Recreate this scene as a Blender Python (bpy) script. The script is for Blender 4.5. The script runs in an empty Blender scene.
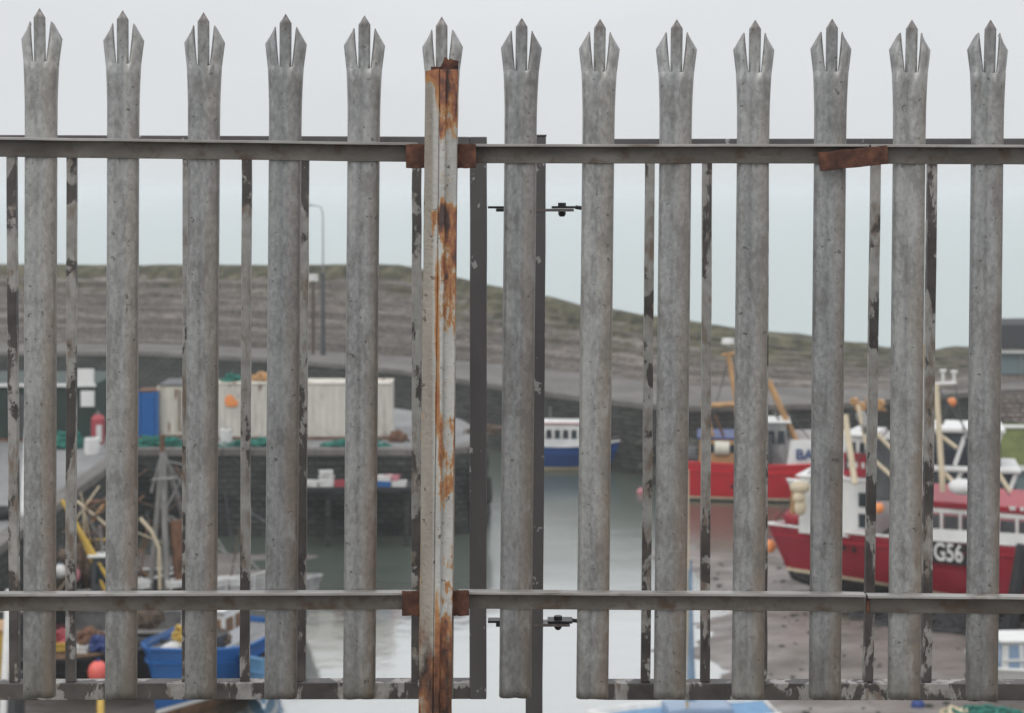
import bpy, bmesh, math, random
from mathutils import Vector, Matrix
random.seed(7)
R = math.radians
S = bpy.context.scene
COL = S.collection

# ------------------------------------------------------------------ camera
F = 1700.0          # focal length in pixels of the 1024 wide frame
CZ = 15.0           # eye height above the harbour water
HY = 190.0          # horizon row
cd = bpy.data.cameras.new('camera'); cam = bpy.data.objects.new('camera', cd); COL.objects.link(cam)
cam.location = (0, 0, CZ); cam.rotation_euler = (R(90), 0, 0)
cd.sensor_width = 36; cd.lens = F / 1024 * 36
cd.shift_y = -(356.5 - HY) / 1024
cd.clip_start = .05; cd.clip_end = 20000
cd.dof.use_dof = True; cd.dof.focus_distance = 3.45; cd.dof.aperture_fstop = 7.0
S.camera = cam
# ------------------------------------------------------------------ world, sun, exposure
W = bpy.data.worlds.new('World'); S.world = W; W.use_nodes = True
wn = W.node_tree.nodes; wl = W.node_tree.links
bg = wn['Background']
sky = wn.new('ShaderNodeTexSky'); sky.sky_type = 'NISHITA'; sky.sun_disc = False
sky.sun_elevation = R(42); sky.sun_rotation = R(215); sky.dust_density = 3
hs = wn.new('ShaderNodeHueSaturation'); hs.inputs['Saturation'].default_value = .35
wl.new(sky.outputs[0], hs.inputs['Color'])
mx = wn.new('ShaderNodeMix'); mx.data_type = 'RGBA'; mx.inputs[0].default_value = .9
wl.new(hs.outputs[0], mx.inputs[6])
tc = wn.new('ShaderNodeTexCoord'); sp = wn.new('ShaderNodeSeparateXYZ'); wl.new(tc.outputs['Generated'], sp.inputs[0])
rp = wn.new('ShaderNodeValToRGB'); wl.new(sp.outputs['Z'], rp.inputs[0])
rp.color_ramp.elements[0].position = 0.0; rp.color_ramp.elements[0].color = (.725, .748, .762, 1)
rp.color_ramp.elements[1].position = .7; rp.color_ramp.elements[1].color = (1.22, 1.24, 1.28, 1)
e = rp.color_ramp.elements.new(.10); e.color = (.75, .77, .795, 1)
e = rp.color_ramp.elements.new(.32); e.color = (.86, .875, .90, 1)
# soft cloud mottling
wz = wn.new('ShaderNodeTexNoise'); wz.inputs['Scale'].default_value = 3.5; wz.inputs['Detail'].default_value = 4
mpw = wn.new('ShaderNodeMapping'); mpw.inputs['Scale'].default_value = (1, 1, 3.5)
wl.new(tc.outputs['Generated'], mpw.inputs[0]); wl.new(mpw.outputs[0], wz.inputs['Vector'])
mr = wn.new('ShaderNodeMapRange'); mr.inputs[1].default_value = .3; mr.inputs[2].default_value = .7
mr.inputs[3].default_value = 10.2; mr.inputs[4].default_value = 10.9
wl.new(wz.outputs['Fac'], mr.inputs[0])
vm = wn.new('ShaderNodeVectorMath'); vm.operation = 'SCALE'
wl.new(rp.outputs[0], vm.inputs[0]); wl.new(mr.outputs[0], vm.inputs['Scale'])
wl.new(vm.outputs[0], mx.inputs[7]); wl.new(mx.outputs[2], bg.inputs[0])
bg.inputs[1].default_value = .1
sd = bpy.data.lights.new('sun', 'SUN'); sun = bpy.data.objects.new('sun', sd); COL.objects.link(sun)
sd.energy = .6; sd.angle = R(25); sd.color = (1, .97, .93)
# sun behind the camera to the left, high
az = R(215); el = R(42)
dirv = Vector((math.sin(az) * math.cos(el), math.cos(az) * math.cos(el), math.sin(el)))
sun.rotation_euler = dirv.to_track_quat('Z', 'Y').to_euler()
vs = S.view_settings; vs.view_transform = 'Standard'; vs.look = 'None'; vs.exposure = 0; vs.gamma = 1
S.cycles.max_bounces = 8; S.cycles.volume_bounces = 1
S.cycles.use_denoising = True

# ------------------------------------------------------------------ helpers
def P(px, py, D):
    return Vector(((px - 512) / F * D, D, CZ - (py - HY) / F * D))
def G(px, D, z):
    return Vector(((px - 512) / F * D, D, z))
def tag(o, label=None, cat=None, group=None, kind=None):
    if label: o['label'] = label
    if cat: o['category'] = cat
    if group: o['group'] = group
    if kind: o['kind'] = kind
    return o
def empty(name, loc=(0, 0, 0), rz=0, label=None, cat=None, group=None):
    o = bpy.data.objects.new(name, None); COL.objects.link(o)
    o.location = loc; o.rotation_euler = (0, 0, rz); o.empty_display_size = .2
    return tag(o, label, cat, group)
class MB:
    def __init__(s): s.v = []; s.f = []; s.m = []
    def add(s, vs, fs, m=0):
        b = len(s.v); s.v += [tuple(v) for v in vs]
        s.f += [tuple(b + i for i in f) for f in fs]; s.m += [m] * len(fs); return s
    def box(s, x0, x1, y0, y1, z0, z1, m=0, M=None):
        vs = [Vector(p) for p in ((x0,y0,z0),(x1,y0,z0),(x1,y1,z0),(x0,y1,z0),(x0,y0,z1),(x1,y0,z1),(x1,y1,z1),(x0,y1,z1))]
        if M: vs = [M @ v for v in vs]
        return s.add(vs, [(3,2,1,0),(4,5,6,7),(0,1,5,4),(1,2,6,5),(2,3,7,6),(3,0,4,7)], m)
    def tube(s, pts, r, n=8, m=0, cap=True):
        pts = [Vector(p) for p in pts]; rs = r if isinstance(r, (list, tuple)) else [r] * len(pts)
        rings = []; up = None
        for i, p in enumerate(pts):
            t = (pts[min(i + 1, len(pts) - 1)] - pts[max(i - 1, 0)]).normalized()
            if up is None:
                a = Vector((0, 0, 1)) if abs(t.z) < .9 else Vector((1, 0, 0)); up = (a - t * a.dot(t)).normalized()
            else: up = (up - t * up.dot(t)).normalized()
            w = t.cross(up)
            rings.append([p + (up * math.cos(2*math.pi*k/n) + w * math.sin(2*math.pi*k/n)) * rs[i] for k in range(n)])
        vs = [v for rg in rings for v in rg]; fs = []
        for i in range(len(pts) - 1):
            for k in range(n):
                k2 = (k + 1) % n; fs.append((i*n+k, i*n+k2, (i+1)*n+k2, (i+1)*n+k))
        if cap: fs += [tuple(range(n))[::-1], tuple((len(pts)-1)*n + k for k in range(n))]
        return s.add(vs, fs, m)
    def prism(s, poly, z0, z1, m=0, M=None):
        n = len(poly); vs = [Vector((x, y, z0)) for x, y in poly] + [Vector((x, y, z1)) for x, y in poly]
        if M: vs = [M @ v for v in vs]
        fs = [tuple(range(n))[::-1], tuple(n + k for k in range(n))] + [(k, (k+1) % n, n + (k+1) % n, n + k) for k in range(n)]
        return s.add(vs, fs, m)
    def ball(s, c, r, n=12, m=0, sc=(1, 1, 1)):
        c = Vector(c); vs = []; fs = []; h = n // 2 + 1
        for i in range(h + 1):
            a = math.pi * i / h
            for k in range(n):
                b = 2 * math.pi * k / n
                vs.append(c + Vector((r*sc[0]*math.sin(a)*math.cos(b), r*sc[1]*math.sin(a)*math.sin(b), r*sc[2]*math.cos(a))))
        for i in range(h):
            for k in range(n):
                fs.append((i*n+k, (i+1)*n+k, (i+1)*n+(k+1) % n, i*n+(k+1) % n))
        return s.add(vs, fs, m)
    def build(s, name, mats, parent=None, smooth=False, bevel=0, loc=None):
        me = bpy.data.meshes.new(name); me.from_pydata(s.v, [], s.f)
        if not isinstance(mats, (list, tuple)): mats = [mats]
        for m in mats: me.materials.append(m)
        me.polygons.foreach_set('material_index', s.m)
        bm = bmesh.new(); bm.from_mesh(me); bmesh.ops.remove_doubles(bm, verts=bm.verts, dist=1e-5)
        bmesh.ops.recalc_face_normals(bm, faces=bm.faces); bm.to_mesh(me); bm.free()
        if smooth: me.polygons.foreach_set('use_smooth', [True] * len(me.polygons))
        o = bpy.data.objects.new(name, me); COL.objects.link(o)
        if parent: o.parent = parent
        if loc is not None: o.location = loc
        if bevel:
            md = o.modifiers.new('bevel', 'BEVEL'); md.width = bevel; md.segments = 2; md.limit_method = 'ANGLE'; md.angle_limit = R(40)
        return o
def text_part(body, size, mat, parent, M, name='lettering', ext=.01):
    cu = bpy.data.curves.new(name, 'FONT'); cu.body = body; cu.size = size; cu.extrude = ext; cu.offset = size * .02
    cu.align_x = 'CENTER'; cu.align_y = 'CENTER'
    t = bpy.data.objects.new(name + '_src', cu); COL.objects.link(t)
    bpy.context.view_layer.update()
    me = bpy.data.meshes.new_from_object(t.evaluated_get(bpy.context.evaluated_depsgraph_get()))
    bpy.data.objects.remove(t); bpy.data.curves.remove(cu)
    me.name = name; me.materials.clear(); me.materials.append(mat)
    o = bpy.data.objects.new(name, me); COL.objects.link(o); o.parent = parent; o.matrix_local = M
    return o

# ------------------------------------------------------------------ materials
class NT:
    def __init__(s, name, rough=.6, metal=0.0):
        s.m = bpy.data.materials.new(name); s.m.use_nodes = True
        s.n = s.m.node_tree.nodes; s.l = s.m.node_tree.links; s.b = s.n['Principled BSDF']
        s.b.inputs['Roughness'].default_value = rough; s.b.inputs['Metallic'].default_value = metal
        s.tc = s.n.new('ShaderNodeTexCoord'); s.co = s.tc.outputs['Object']
    def rnd(s, amt=50):
        oi = s.n.new('ShaderNodeObjectInfo'); m = s.math('MULTIPLY', oi.outputs['Random'], amt)
        cx = s.n.new('ShaderNodeCombineXYZ'); s.l.new(m, cx.inputs[0]); s.l.new(m, cx.inputs[2])
        va = s.n.new('ShaderNodeVectorMath'); va.operation = 'ADD'
        s.l.new(s.tc.outputs['Object'], va.inputs[0]); s.l.new(cx.outputs[0], va.inputs[1]); s.co = va.outputs[0]; return s
    def math(s, op, a, b=None, clamp=False):
        m = s.n.new('ShaderNodeMath'); m.operation = op; m.use_clamp = clamp
        for i, v in enumerate((a, b)):
            if v is None: continue
            if isinstance(v, (int, float)): m.inputs[i].default_value = v
            else: s.l.new(v, m.inputs[i])
        return m.outputs[0]
    def noise(s, scale, detail=4, sc=(1, 1, 1), rough=.55, co=None, dist=0):
        mp = s.n.new('ShaderNodeMapping'); mp.inputs['Scale'].default_value = sc; s.l.new(co or s.co, mp.inputs[0])
        t = s.n.new('ShaderNodeTexNoise'); t.inputs['Scale'].default_value = scale; t.inputs['Detail'].default_value = detail
        t.inputs['Roughness'].default_value = rough; t.inputs['Distortion'].default_value = dist
        s.l.new(mp.outputs[0], t.inputs['Vector']); return t.outputs['Fac']
    def voro(s, scale, sc=(1, 1, 1), out='Distance'):
        mp = s.n.new('ShaderNodeMapping'); mp.inputs['Scale'].default_value = sc; s.l.new(s.co, mp.inputs[0])
        t = s.n.new('ShaderNodeTexVoronoi'); t.inputs['Scale'].default_value = scale
        s.l.new(mp.outputs[0], t.inputs['Vector']); return t.outputs[out]
    def ramp(s, fac, stops, interp='LINEAR'):
        r = s.n.new('ShaderNodeValToRGB'); r.color_ramp.interpolation = interp; el = r.color_ramp.elements
        while len(el) < len(stops): el.new(.5)
        for e, (p, c) in zip(el, stops):
            e.position = p; c = (c, c, c) if isinstance(c, (int, float)) else c; e.color = (*c, 1)
        s.l.new(fac, r.inputs[0]); return r.outputs[0]
    def mix(s, fac, a, b, mode='MIX'):
        m = s.n.new('ShaderNodeMix'); m.data_type = 'RGBA'; m.blend_type = mode
        for i, v in ((0, fac), (6, a), (7, b)):
            if isinstance(v, (int, float)): m.inputs[i].default_value = v
            elif isinstance(v, tuple): m.inputs[i].default_value = (*v, 1)
            else: s.l.new(v, m.inputs[i])
        return m.outputs[2]
    def sep(s):
        x = s.n.new('ShaderNodeSeparateXYZ'); s.l.new(s.tc.outputs['Object'], x.inputs[0]); return x.outputs
    def color(s, c):
        if isinstance(c, tuple): s.b.inputs['Base Color'].default_value = (*c, 1)
        else: s.l.new(c, s.b.inputs['Base Color'])
        return s
    def bump(s, h, strength=.3, dist=.01):
        b = s.n.new('ShaderNodeBump'); b.inputs['Strength'].default_value = strength; b.inputs['Distance'].default_value = dist
        s.l.new(h, b.inputs['Height']); s.l.new(b.outputs[0], s.b.inputs['Normal']); return s

def m_paint(name, c, rough=.5, var=.35, scale=3.0, rust=0.0, sc=(1, 1, .5)):
    t = NT(name, rough); t.rnd()
    n = t.noise(scale, 5, sc)
    d = tuple(x * (1 - var) for x in c); l = tuple(min(1, x * (1 + var * .25)) for x in c)
    col = t.ramp(n, [(.3, d), (.62, l)])
    if rust:
        f = t.ramp(t.noise(scale * 2.1, 6, (1, 1, .35)), [(.62 - rust * .3, 0.0), (.72 - rust * .3, 1.0)])
        col = t.mix(f, col, (.16, .065, .03))
    return t.color(col).m

def m_galv():
    t = NT('galvanised_steel', .42, .45); t.rnd()
    x, y, z = t.sep()
    big = t.noise(9, 5, (1, 1, .35)); fine = t.noise(120, 4, (1, 1, .6)); sp = t.voro(95)
    col = t.ramp(big, [(.28, (.235, .245, .248)), (.5, (.36, .37, .37)), (.72, (.475, .485, .48))])
    col = t.mix(.5, col, t.ramp(fine, [(.32, (.17, .17, .165)), (.68, (.47, .468, .455))]))
    col = t.mix(t.ramp(sp, [(.0, .35), (.35, 0.0)]), col, (.22, .22, .225))
    # vertical run marks
    col = t.mix(t.math('MULTIPLY', t.ramp(t.noise(60, 3, (1, 1, .03)), [(.55, 0.0), (.7, 1.0)]), .5), col, (.43, .42, .40))
    # browner tone down the right-hand flank, broken up by noise
    e = t.math('ADD', t.math('MULTIPLY', x, 36.0), t.math('MULTIPLY', t.math('SUBTRACT', t.noise(14, 5, (1, 1, .3)), .5), 1.5))
    col = t.mix(t.math('MULTIPLY', t.ramp(e, [(.0, 0.0), (.75, 1.0)]), t.ramp(t.math('MULTIPLY', z, .7), [(.3, .62), (.88, .26), (.95, .08)])), col, (.20, .135, .085))
    # grime climbing from the foot
    g = t.math('ADD', t.math('MULTIPLY', z, -2.2), t.noise(11, 5, (1, 1, .5)))
    col = t.mix(t.math('MULTIPLY', t.ramp(g, [(.1, 0.0), (.55, 1.0)]), .5), col, (.15, .14, .11))
    pat = t.noise(34, 6, (1, 1, .45), .65)
    col = t.mix(t.math('MULTIPLY', t.ramp(pat, [(.36, 1.0), (.5, 0.0)]), .55), col, (.17, .16, .15))
    col = t.mix(t.math('MULTIPLY', t.ramp(pat, [(.56, 0.0), (.68, 1.0)]), .5), col, (.43, .425, .41))
    oi = t.n.new('ShaderNodeObjectInfo'); col = t.mix(1.0, col, t.ramp(oi.outputs['Random'], [(0, (.86, .86, .87)), (1, (1.10, 1.09, 1.07))]), 'MULTIPLY')
    # dark pits
    col = t.mix(t.ramp(t.noise(75, 2), [(.67, 0.0), (.72, .7)]), col, (.09, .08, .07))
    # brown heads on the points
    tp = t.math('ADD', t.math('SUBTRACT', z, 1.345), t.math('MULTIPLY', t.math('SUBTRACT', t.noise(40, 3), .5), .06))
    col = t.mix(t.ramp(t.math('MULTIPLY', tp, 18), [(.0, 0.0), (1., .6)]), col, (.12, .085, .075))
    t.color(col); t.bump(fine, .25, .002); return t.m
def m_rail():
    t = NT('weathered_shaded_rail_steel', .5, .15)  # brown dirt on the web, plus flange shade put into the colour
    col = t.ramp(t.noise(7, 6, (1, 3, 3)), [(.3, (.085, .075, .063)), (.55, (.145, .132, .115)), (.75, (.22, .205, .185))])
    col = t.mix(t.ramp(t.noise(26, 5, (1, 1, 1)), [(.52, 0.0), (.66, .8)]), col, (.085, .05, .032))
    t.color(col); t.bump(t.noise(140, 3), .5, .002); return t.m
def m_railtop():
    t = NT('skylit_rail_zinc', .42, .3)  # sky brightness put into the zinc colour of flange top and lip
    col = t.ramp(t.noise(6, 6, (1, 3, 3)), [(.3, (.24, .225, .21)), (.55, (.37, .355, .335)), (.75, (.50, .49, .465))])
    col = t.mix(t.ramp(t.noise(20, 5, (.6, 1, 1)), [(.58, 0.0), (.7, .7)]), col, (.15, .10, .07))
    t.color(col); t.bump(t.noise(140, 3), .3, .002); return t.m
def m_flake(name='flaking_gate_paint', bias=0.0):
    t = NT(name, .55, 0); t.rnd(31)
    x, y, z = t.sep()
    n = t.math('ADD', t.noise(11, 6, (1.2, 1.2, .55), .62, dist=.4), t.math('MULTIPLY', t.noise(45, 3), .13))
    n = t.math('ADD', n, bias)
    if bias > 0 or name == 'flaking_gate_paint': n = t.math('ADD', n, t.math('MULTIPLY', t.math('SUBTRACT', t.ramp(z, [(0, 0.0), (.12, .15), (.42, .62), (.6, .66), (.85, .6), (1.0, .45)]), .46), .20))
    mask = t.ramp(n, [(.54, 0.0), (.57, 1.0)])
    grey = t.ramp(t.noise(35, 5), [(.3, (.28, .265, .245)), (.7, (.45, .435, .41))])
    grey = t.mix(t.ramp(t.noise(40, 5, (1, 1, .4)), [(.52, 0.0), (.66, .8)]), grey, (.19, .135, .095))
    dark = t.ramp(t.noise(20, 4), [(.3, (.06, .053, .05)), (.7, (.12, .108, .10))])
    t.color(t.mix(mask, dark, grey)); t.bump(mask, .5, .0012); return t.m
def m_darkpaint(name='grey_black_paint'):
    t = NT(name, .5); t.rnd(31)
    dark = t.ramp(t.noise(9, 5, (1, 1, .3)), [(.3, (.082, .074, .074)), (.7, (.135, .124, .124))])
    chip = t.ramp(t.noise(38, 3, (1, 1, .7)), [(.665, 0.0), (.68, 1.0)])
    col = t.mix(chip, dark, (.36, .355, .35))
    t.color(col); t.bump(t.noise(90, 3), .2, .001); return t.m
def m_plate():
    t = NT('rusty_plate', .8)
    t.color(t.ramp(t.noise(45, 6), [(.28, (.022, .012, .01)), (.5, (.085, .034, .022)), (.72, (.17, .07, .038))]))
    t.bump(t.noise(120, 4), .6, .002); return t.m
def m_post():
    t = NT('rusting_post_paint', .62)
    x, y, z = t.sep()      # z measured from the foot of the post in the picture, x across
    col = t.ramp(t.noise(16, 6, (1, 1, .25)), [(.3, (.34, .335, .31)), (.55, (.50, .49, .46)), (.75, (.60, .59, .56))])
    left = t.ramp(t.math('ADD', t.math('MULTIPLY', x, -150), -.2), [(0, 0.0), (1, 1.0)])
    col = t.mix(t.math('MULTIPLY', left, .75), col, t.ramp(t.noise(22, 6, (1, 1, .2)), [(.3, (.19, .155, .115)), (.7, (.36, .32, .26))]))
    col = t.mix(t.ramp(t.noise(60, 4), [(.63, 0.0), (.68, .8)]), col, (.10, .06, .035))
    # amount of rust along the height of the right-hand face
    hz = t.math('DIVIDE', z, 1.27)
    amt = t.ramp(hz, [(0, 1.2), (.13, 1.1), (.15, .2), (.165, .75), (.185, .6), (.20, .12), (.30, .15), (.34, .85), (.44, 1.1), (.47, .2), (.55, .45), (.62, .85), (.765, 1.15), (.785, .1), (.86, .2), (.90, .66), (.96, .72), (1, .95)])
    strip = t.ramp(hz, [(.0, .4), (.12, .34), (.2, .14), (.40, .20), (.47, .30), (.66, .26), (.70, .04), (.78, .10), (.86, .04), (.92, .22), (1, .3)])
    right = t.ramp(t.math('MULTIPLY', x, 60), [(.2, 0.0), (.6, 1.0)])
    band = t.ramp(t.math('ABSOLUTE', t.math('MULTIPLY', t.math('SUBTRACT', x, .0035), 85)), [(.3, 1.0), (.75, 0.0)])
    n = t.math('ADD', t.math('MULTIPLY', t.math('SUBTRACT', t.noise(21, 8, (1.3, 1, .42), .7), .5), 1.9), .5)
    k = t.math('ADD', t.math('MULTIPLY', amt, .34), n)
    k = t.math('ADD', k, t.math('MULTIPLY', t.math('SUBTRACT', right, 1), .33))
    kb = t.math('ADD', t.math('MULTIPLY', band, t.math('ADD', strip, .0)), t.noise(13, 6, (1, 1, .3), .62))
    k = t.math('MAXIMUM', k, kb)
    edge_ = t.math('ADD', t.math('MULTIPLY', t.ramp(t.math('MULTIPLY', x, -32), [(.82, 0.0), (1, 1.0)]), .24), t.noise(16, 6, (1, 1, .4)))
    k = t.math('MAXIMUM', k, edge_)
    k = t.math('MAXIMUM', k, t.math('ADD', t.math('MULTIPLY', t.ramp(hz, [(.90, 0.0), (.985, 1.0)]), .30), t.noise(34, 6, (1, 1, .6))))
    rust = t.ramp(k, [(.66, (.47, .37, .21)), (.74, (.42, .20, .06)), (.86, (.28, .085, .03)), (.98, (.05, .02, .015))])
    f = t.ramp(k, [(.66, 0.0), (.735, .92)])
    col = t.mix(f, col, rust)
    low = t.ramp(t.math('ADD', t.math('MULTIPLY', hz, -2.6), t.noise(24, 6, (1, 1, .5), .65)), [(.14, 0.0), (.32, .95)])
    col = t.mix(low, col, t.ramp(t.noise(30, 6, (1, 1, .4)), [(.40, (.03, .016, .012)), (.50, (.13, .052, .028)), (.56, (.24, .10, .04)), (.64, (.30, .25, .19))]))
    t.color(col); t.bump(t.math('ADD', t.noise(90, 5), t.math('MULTIPLY', k, .8)), .7, .004); return t.m

M = {}
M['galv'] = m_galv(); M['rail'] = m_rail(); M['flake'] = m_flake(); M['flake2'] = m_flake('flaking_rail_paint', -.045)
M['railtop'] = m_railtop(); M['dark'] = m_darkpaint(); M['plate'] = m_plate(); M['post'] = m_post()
M['black'] = m_paint('black_iron', (.02, .02, .022), .4)
def simple(k, name, c, rough=.5, **kw): M[k] = m_paint(name, c, rough, **kw)
simple('red', 'crimson_hull_paint', (.34, .014, .032), .42, var=.22, scale=.5, rust=0)
simple('scarlet', 'scarlet_hull_paint', (.60, .022, .035), .42, var=.2, scale=.5)
simple('blue', 'blue_hull_paint', (.012, .12, .38), .35, var=.2, scale=.6)
simple('dblue', 'deep_blue_hull_paint', (.015, .045, .19), .4, var=.2, scale=.7)
simple('mblue', 'mid_blue_hull_paint', (.02, .085, .30), .4, var=.25, scale=.8)
simple('lblue', 'light_blue_paint', (.13, .29, .48), .45, var=.2)
simple('white', 'white_paint', (.76, .76, .74), .45, var=.14, scale=1.2)
simple('cream', 'cream_paint', (.66, .56, .40), .5, var=.2, scale=1.5)
simple('stained', 'stained_cream_paint', (.60, .57, .49), .6, var=.25, scale=1.0, rust=.22)
simple('orange', 'orange_ochre_paint', (.50, .29, .13), .5, var=.3, scale=2)
simple('sail', 'faded_blue_canvas', (.22, .32, .45), .7, var=.4)
simple('yellow', 'yellow_paint', (.58, .38, .07), .5, var=.25)
simple('keel', 'black_bottom_paint', (.022, .023, .026), .6, var=.4)
M['offwhite'] = m_paint('dirty_offwhite_paint', (.64, .61, .55), .5, var=.3, scale=1.1, rust=.06)
simple('grey', 'grey_deck_paint', (.28, .28, .28), .6, var=.4)
simple('dgrey', 'dark_grey_paint', (.07, .075, .08), .5, var=.4)
simple('pink', 'faded_red_frame_paint', (.55, .22, .25), .5, var=.3)
simple('rustm', 'rusty_iron', (.17, .085, .05), .8, var=.6, scale=4)
simple('steel', 'dull_mast_metal', (.24, .235, .225), .5, var=.3)
simple('teal', 'teal_net_twine', (.03, .19, .15), .9, var=.6, scale=5, sc=(1, 1, 1))
simple('brownnet', 'brown_net_twine', (.13, .095, .07), .9, var=.6, scale=5, sc=(1, 1, 1))
simple('buoy', 'salmon_buoy_plastic', (.85, .16, .13), .35, var=.08)
simple('obuoy', 'orange_buoy_plastic', (.85, .30, .10), .4, var=.1)
simple('shed', 'dark_green_shed_paint', (.022, .042, .035), .6, var=.3)
simple('rubber', 'black_rubber', (.02, .02, .02), .8, var=.3)
simple('roofgreen', 'moss_green_roofing', (.125, .15, .05), .9, var=.3, scale=2, sc=(1, 1, 1))
simple('slate', 'dark_slate', (.018, .019, .022), .7, var=.3, scale=2)
simple('boxblue', 'blue_plastic', (.025, .13, .38), .4, var=.15)
simple('boxred', 'red_plastic', (.38, .06, .075), .5, var=.15)
simple('boxwhite', 'white_plastic', (.70, .70, .68), .45, var=.2)
simple('wood', 'brown_boards', (.20, .11, .055), .7, var=.5, scale=3)
t = NT('window_glass', .08); t.color((.03, .04, .05)); M['glass'] = t.m
t = NT('pale_window_glass', .12); t.color((.24, .33, .46)); M['skyglass'] = t.m
t = NT('greenish_window_glass', .15); t.color((.17, .22, .23)); M['gglass'] = t.m

def m_stone(name, a, b, c, row=1.0, scale=.6, blocks=True):
    t = NT(name, .9)
    n = t.noise(scale, 6, (1, 1, 2.2)); n2 = t.noise(scale * 5, 5, (.6, .6, 1.8))
    col = t.ramp(n, [(.3, a), (.5, b), (.7, c)])
    col = t.mix(.5, col, t.ramp(n2, [(.3, tuple(v * .45 for v in b)), (.68, tuple(min(1, v * 1.5) for v in b))]))
    if blocks:
        geo = t.n.new('ShaderNodeSeparateXYZ'); t.l.new(t.tc.outputs['Object'], geo.inputs[0])
        cx = t.n.new('ShaderNodeCombineXYZ'); t.l.new(t.math('ADD', geo.outputs[0], t.math('MULTIPLY', geo.outputs[1], .6)), cx.inputs[0]); t.l.new(geo.outputs[2], cx.inputs[1])
        br = t.n.new('ShaderNodeTexBrick'); br.inputs['Scale'].default_value = row; br.inputs['Mortar Size'].default_value = .05
        br.inputs['Color1'].default_value = (.75, .75, .75, 1); br.inputs['Color2'].default_value = (1.2, 1.2, 1.2, 1); br.inputs['Mortar'].default_value = (.35, .35, .35, 1)
        t.l.new(cx.outputs[0], br.inputs['Vector']); col = t.mix(.8, col, br.outputs[0], 'MULTIPLY')
    t.color(col); t.bump(n2, .8, .15); return t.m
M['quay'] = m_stone('wet_quay_stone', (.018, .021, .020), (.040, .044, .043), (.085, .088, .083))
M['far_quay'] = m_stone('far_quay_stone', (.02, .022, .018), (.05, .052, .046), (.105, .105, .092))
M['rubble'] = m_stone('weedy_rubble', (.02, .022, .018), (.05, .052, .044), (.11, .11, .095), blocks=False)
M['pinkstone'] = m_stone('pink_sandstone_wall', (.20, .165, .15), (.27, .23, .205), (.33, .285, .26))
def m_breakwater():
    t = NT('breakwater_masonry_and_turf', .95)
    x, y, z = t.sep()
    n = t.noise(.35, 6, (1, 1, 3)); n2 = t.noise(1.7, 6, (.5, .5, 2.5))
    st = t.ramp(n, [(.3, (.10, .086, .07)), (.5, (.165, .143, .118)), (.7, (.25, .22, .183))])
    st = t.mix(.75, st, t.ramp(n2, [(.36, (.05, .045, .04)), (.5, (.18, .158, .143)), (.68, (.30, .265, .24))]))
    ly = t.noise(.9, 4, (.06, .06, 2.0)); st = t.mix(t.math('MULTIPLY', t.ramp(ly, [(.42, 1.0), (.5, 0.0)]), .75), st, (.06, .056, .048))
    gr = t.ramp(t.noise(1.1, 6), [(.34, (.03, .031, .02)), (.5, (.075, .072, .043)), (.66, (.15, .135, .085))])
    # turf mask comes from the vertex layer that marks the crest
    at = t.n.new('ShaderNodeAttribute'); at.attribute_name = 'turf'
    k = t.math('ADD', at.outputs['Fac'], t.math('MULTIPLY', t.math('SUBTRACT', t.noise(.6, 7, (1, 1, 2.5), .65), .5), 2.0))
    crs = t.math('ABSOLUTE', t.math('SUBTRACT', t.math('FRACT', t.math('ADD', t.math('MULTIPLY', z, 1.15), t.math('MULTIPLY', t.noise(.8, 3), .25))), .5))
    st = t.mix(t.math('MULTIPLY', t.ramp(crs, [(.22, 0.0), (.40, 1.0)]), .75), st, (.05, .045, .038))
    dk = t.noise(3.2, 7, (1, 1, 1.2), .7); st = t.mix(.35, st, t.ramp(dk, [(.38, (.05, .045, .04)), (.5, (.18, .155, .135)), (.62, (.34, .30, .265))]))
    t.color(t.mix(t.ramp(k, [(.38, 0.0), (.64, 1.0)]), st, gr)); t.bump(n2, .6, .2); return t.m
M['bw'] = m_breakwater()
def m_ground(name, a, b, c, scale=.4, rough=.9, bs=.4, bd=.05):
    t = NT(name, rough); n = t.noise(scale, 8); n2 = t.noise(scale * 9, 6)
    col = t.ramp(n, [(.3, a), (.5, b), (.7, c)])
    col = t.mix(.35, col, t.ramp(n2, [(.3, a), (.7, c)])); t.color(col); t.bump(n2, bs, bd); return t.m
M['asphalt'] = m_ground('worn_quay_asphalt', (.13, .13, .132), (.21, .21, .21), (.31, .31, .305), .3)
M['road'] = m_ground('pale_pier_road', (.09, .084, .077), (.145, .135, .124), (.215, .20, .185), .35)
M['bank'] = m_ground('rough_grass_bank', (.03, .04, .015), (.06, .07, .03), (.10, .10, .05), .8)
M['gravel'] = m_ground('trodden_gravel', (.10, .09, .08), (.18, .165, .15), (.27, .25, .23), 3, bd=.01)
M['bed'] = m_ground('sea_bed_silt', (.05, .05, .045), (.08, .08, .07), (.1, .1, .09))
t = NT('tidal_mud', .30); n = t.noise(.35, 8, (1, 1.8, 1)); n2 = t.noise(2.2, 6)
col = t.ramp(n, [(.3, (.105, .088, .076)), (.5, (.175, .152, .136)), (.68, (.27, .25, .235))])
col = t.mix(t.ramp(t.noise(1.3, 5, (1, 2.2, 1)), [(.60, 0.0), (.68, .75)]), col, (.05, .052, .045)); t.color(col)
t.l.new(t.ramp(n, [(.35, .75), (.6, .28)]), t.b.inputs['Roughness']); t.bump(n2, .6, .08); M['mud'] = t.m
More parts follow.
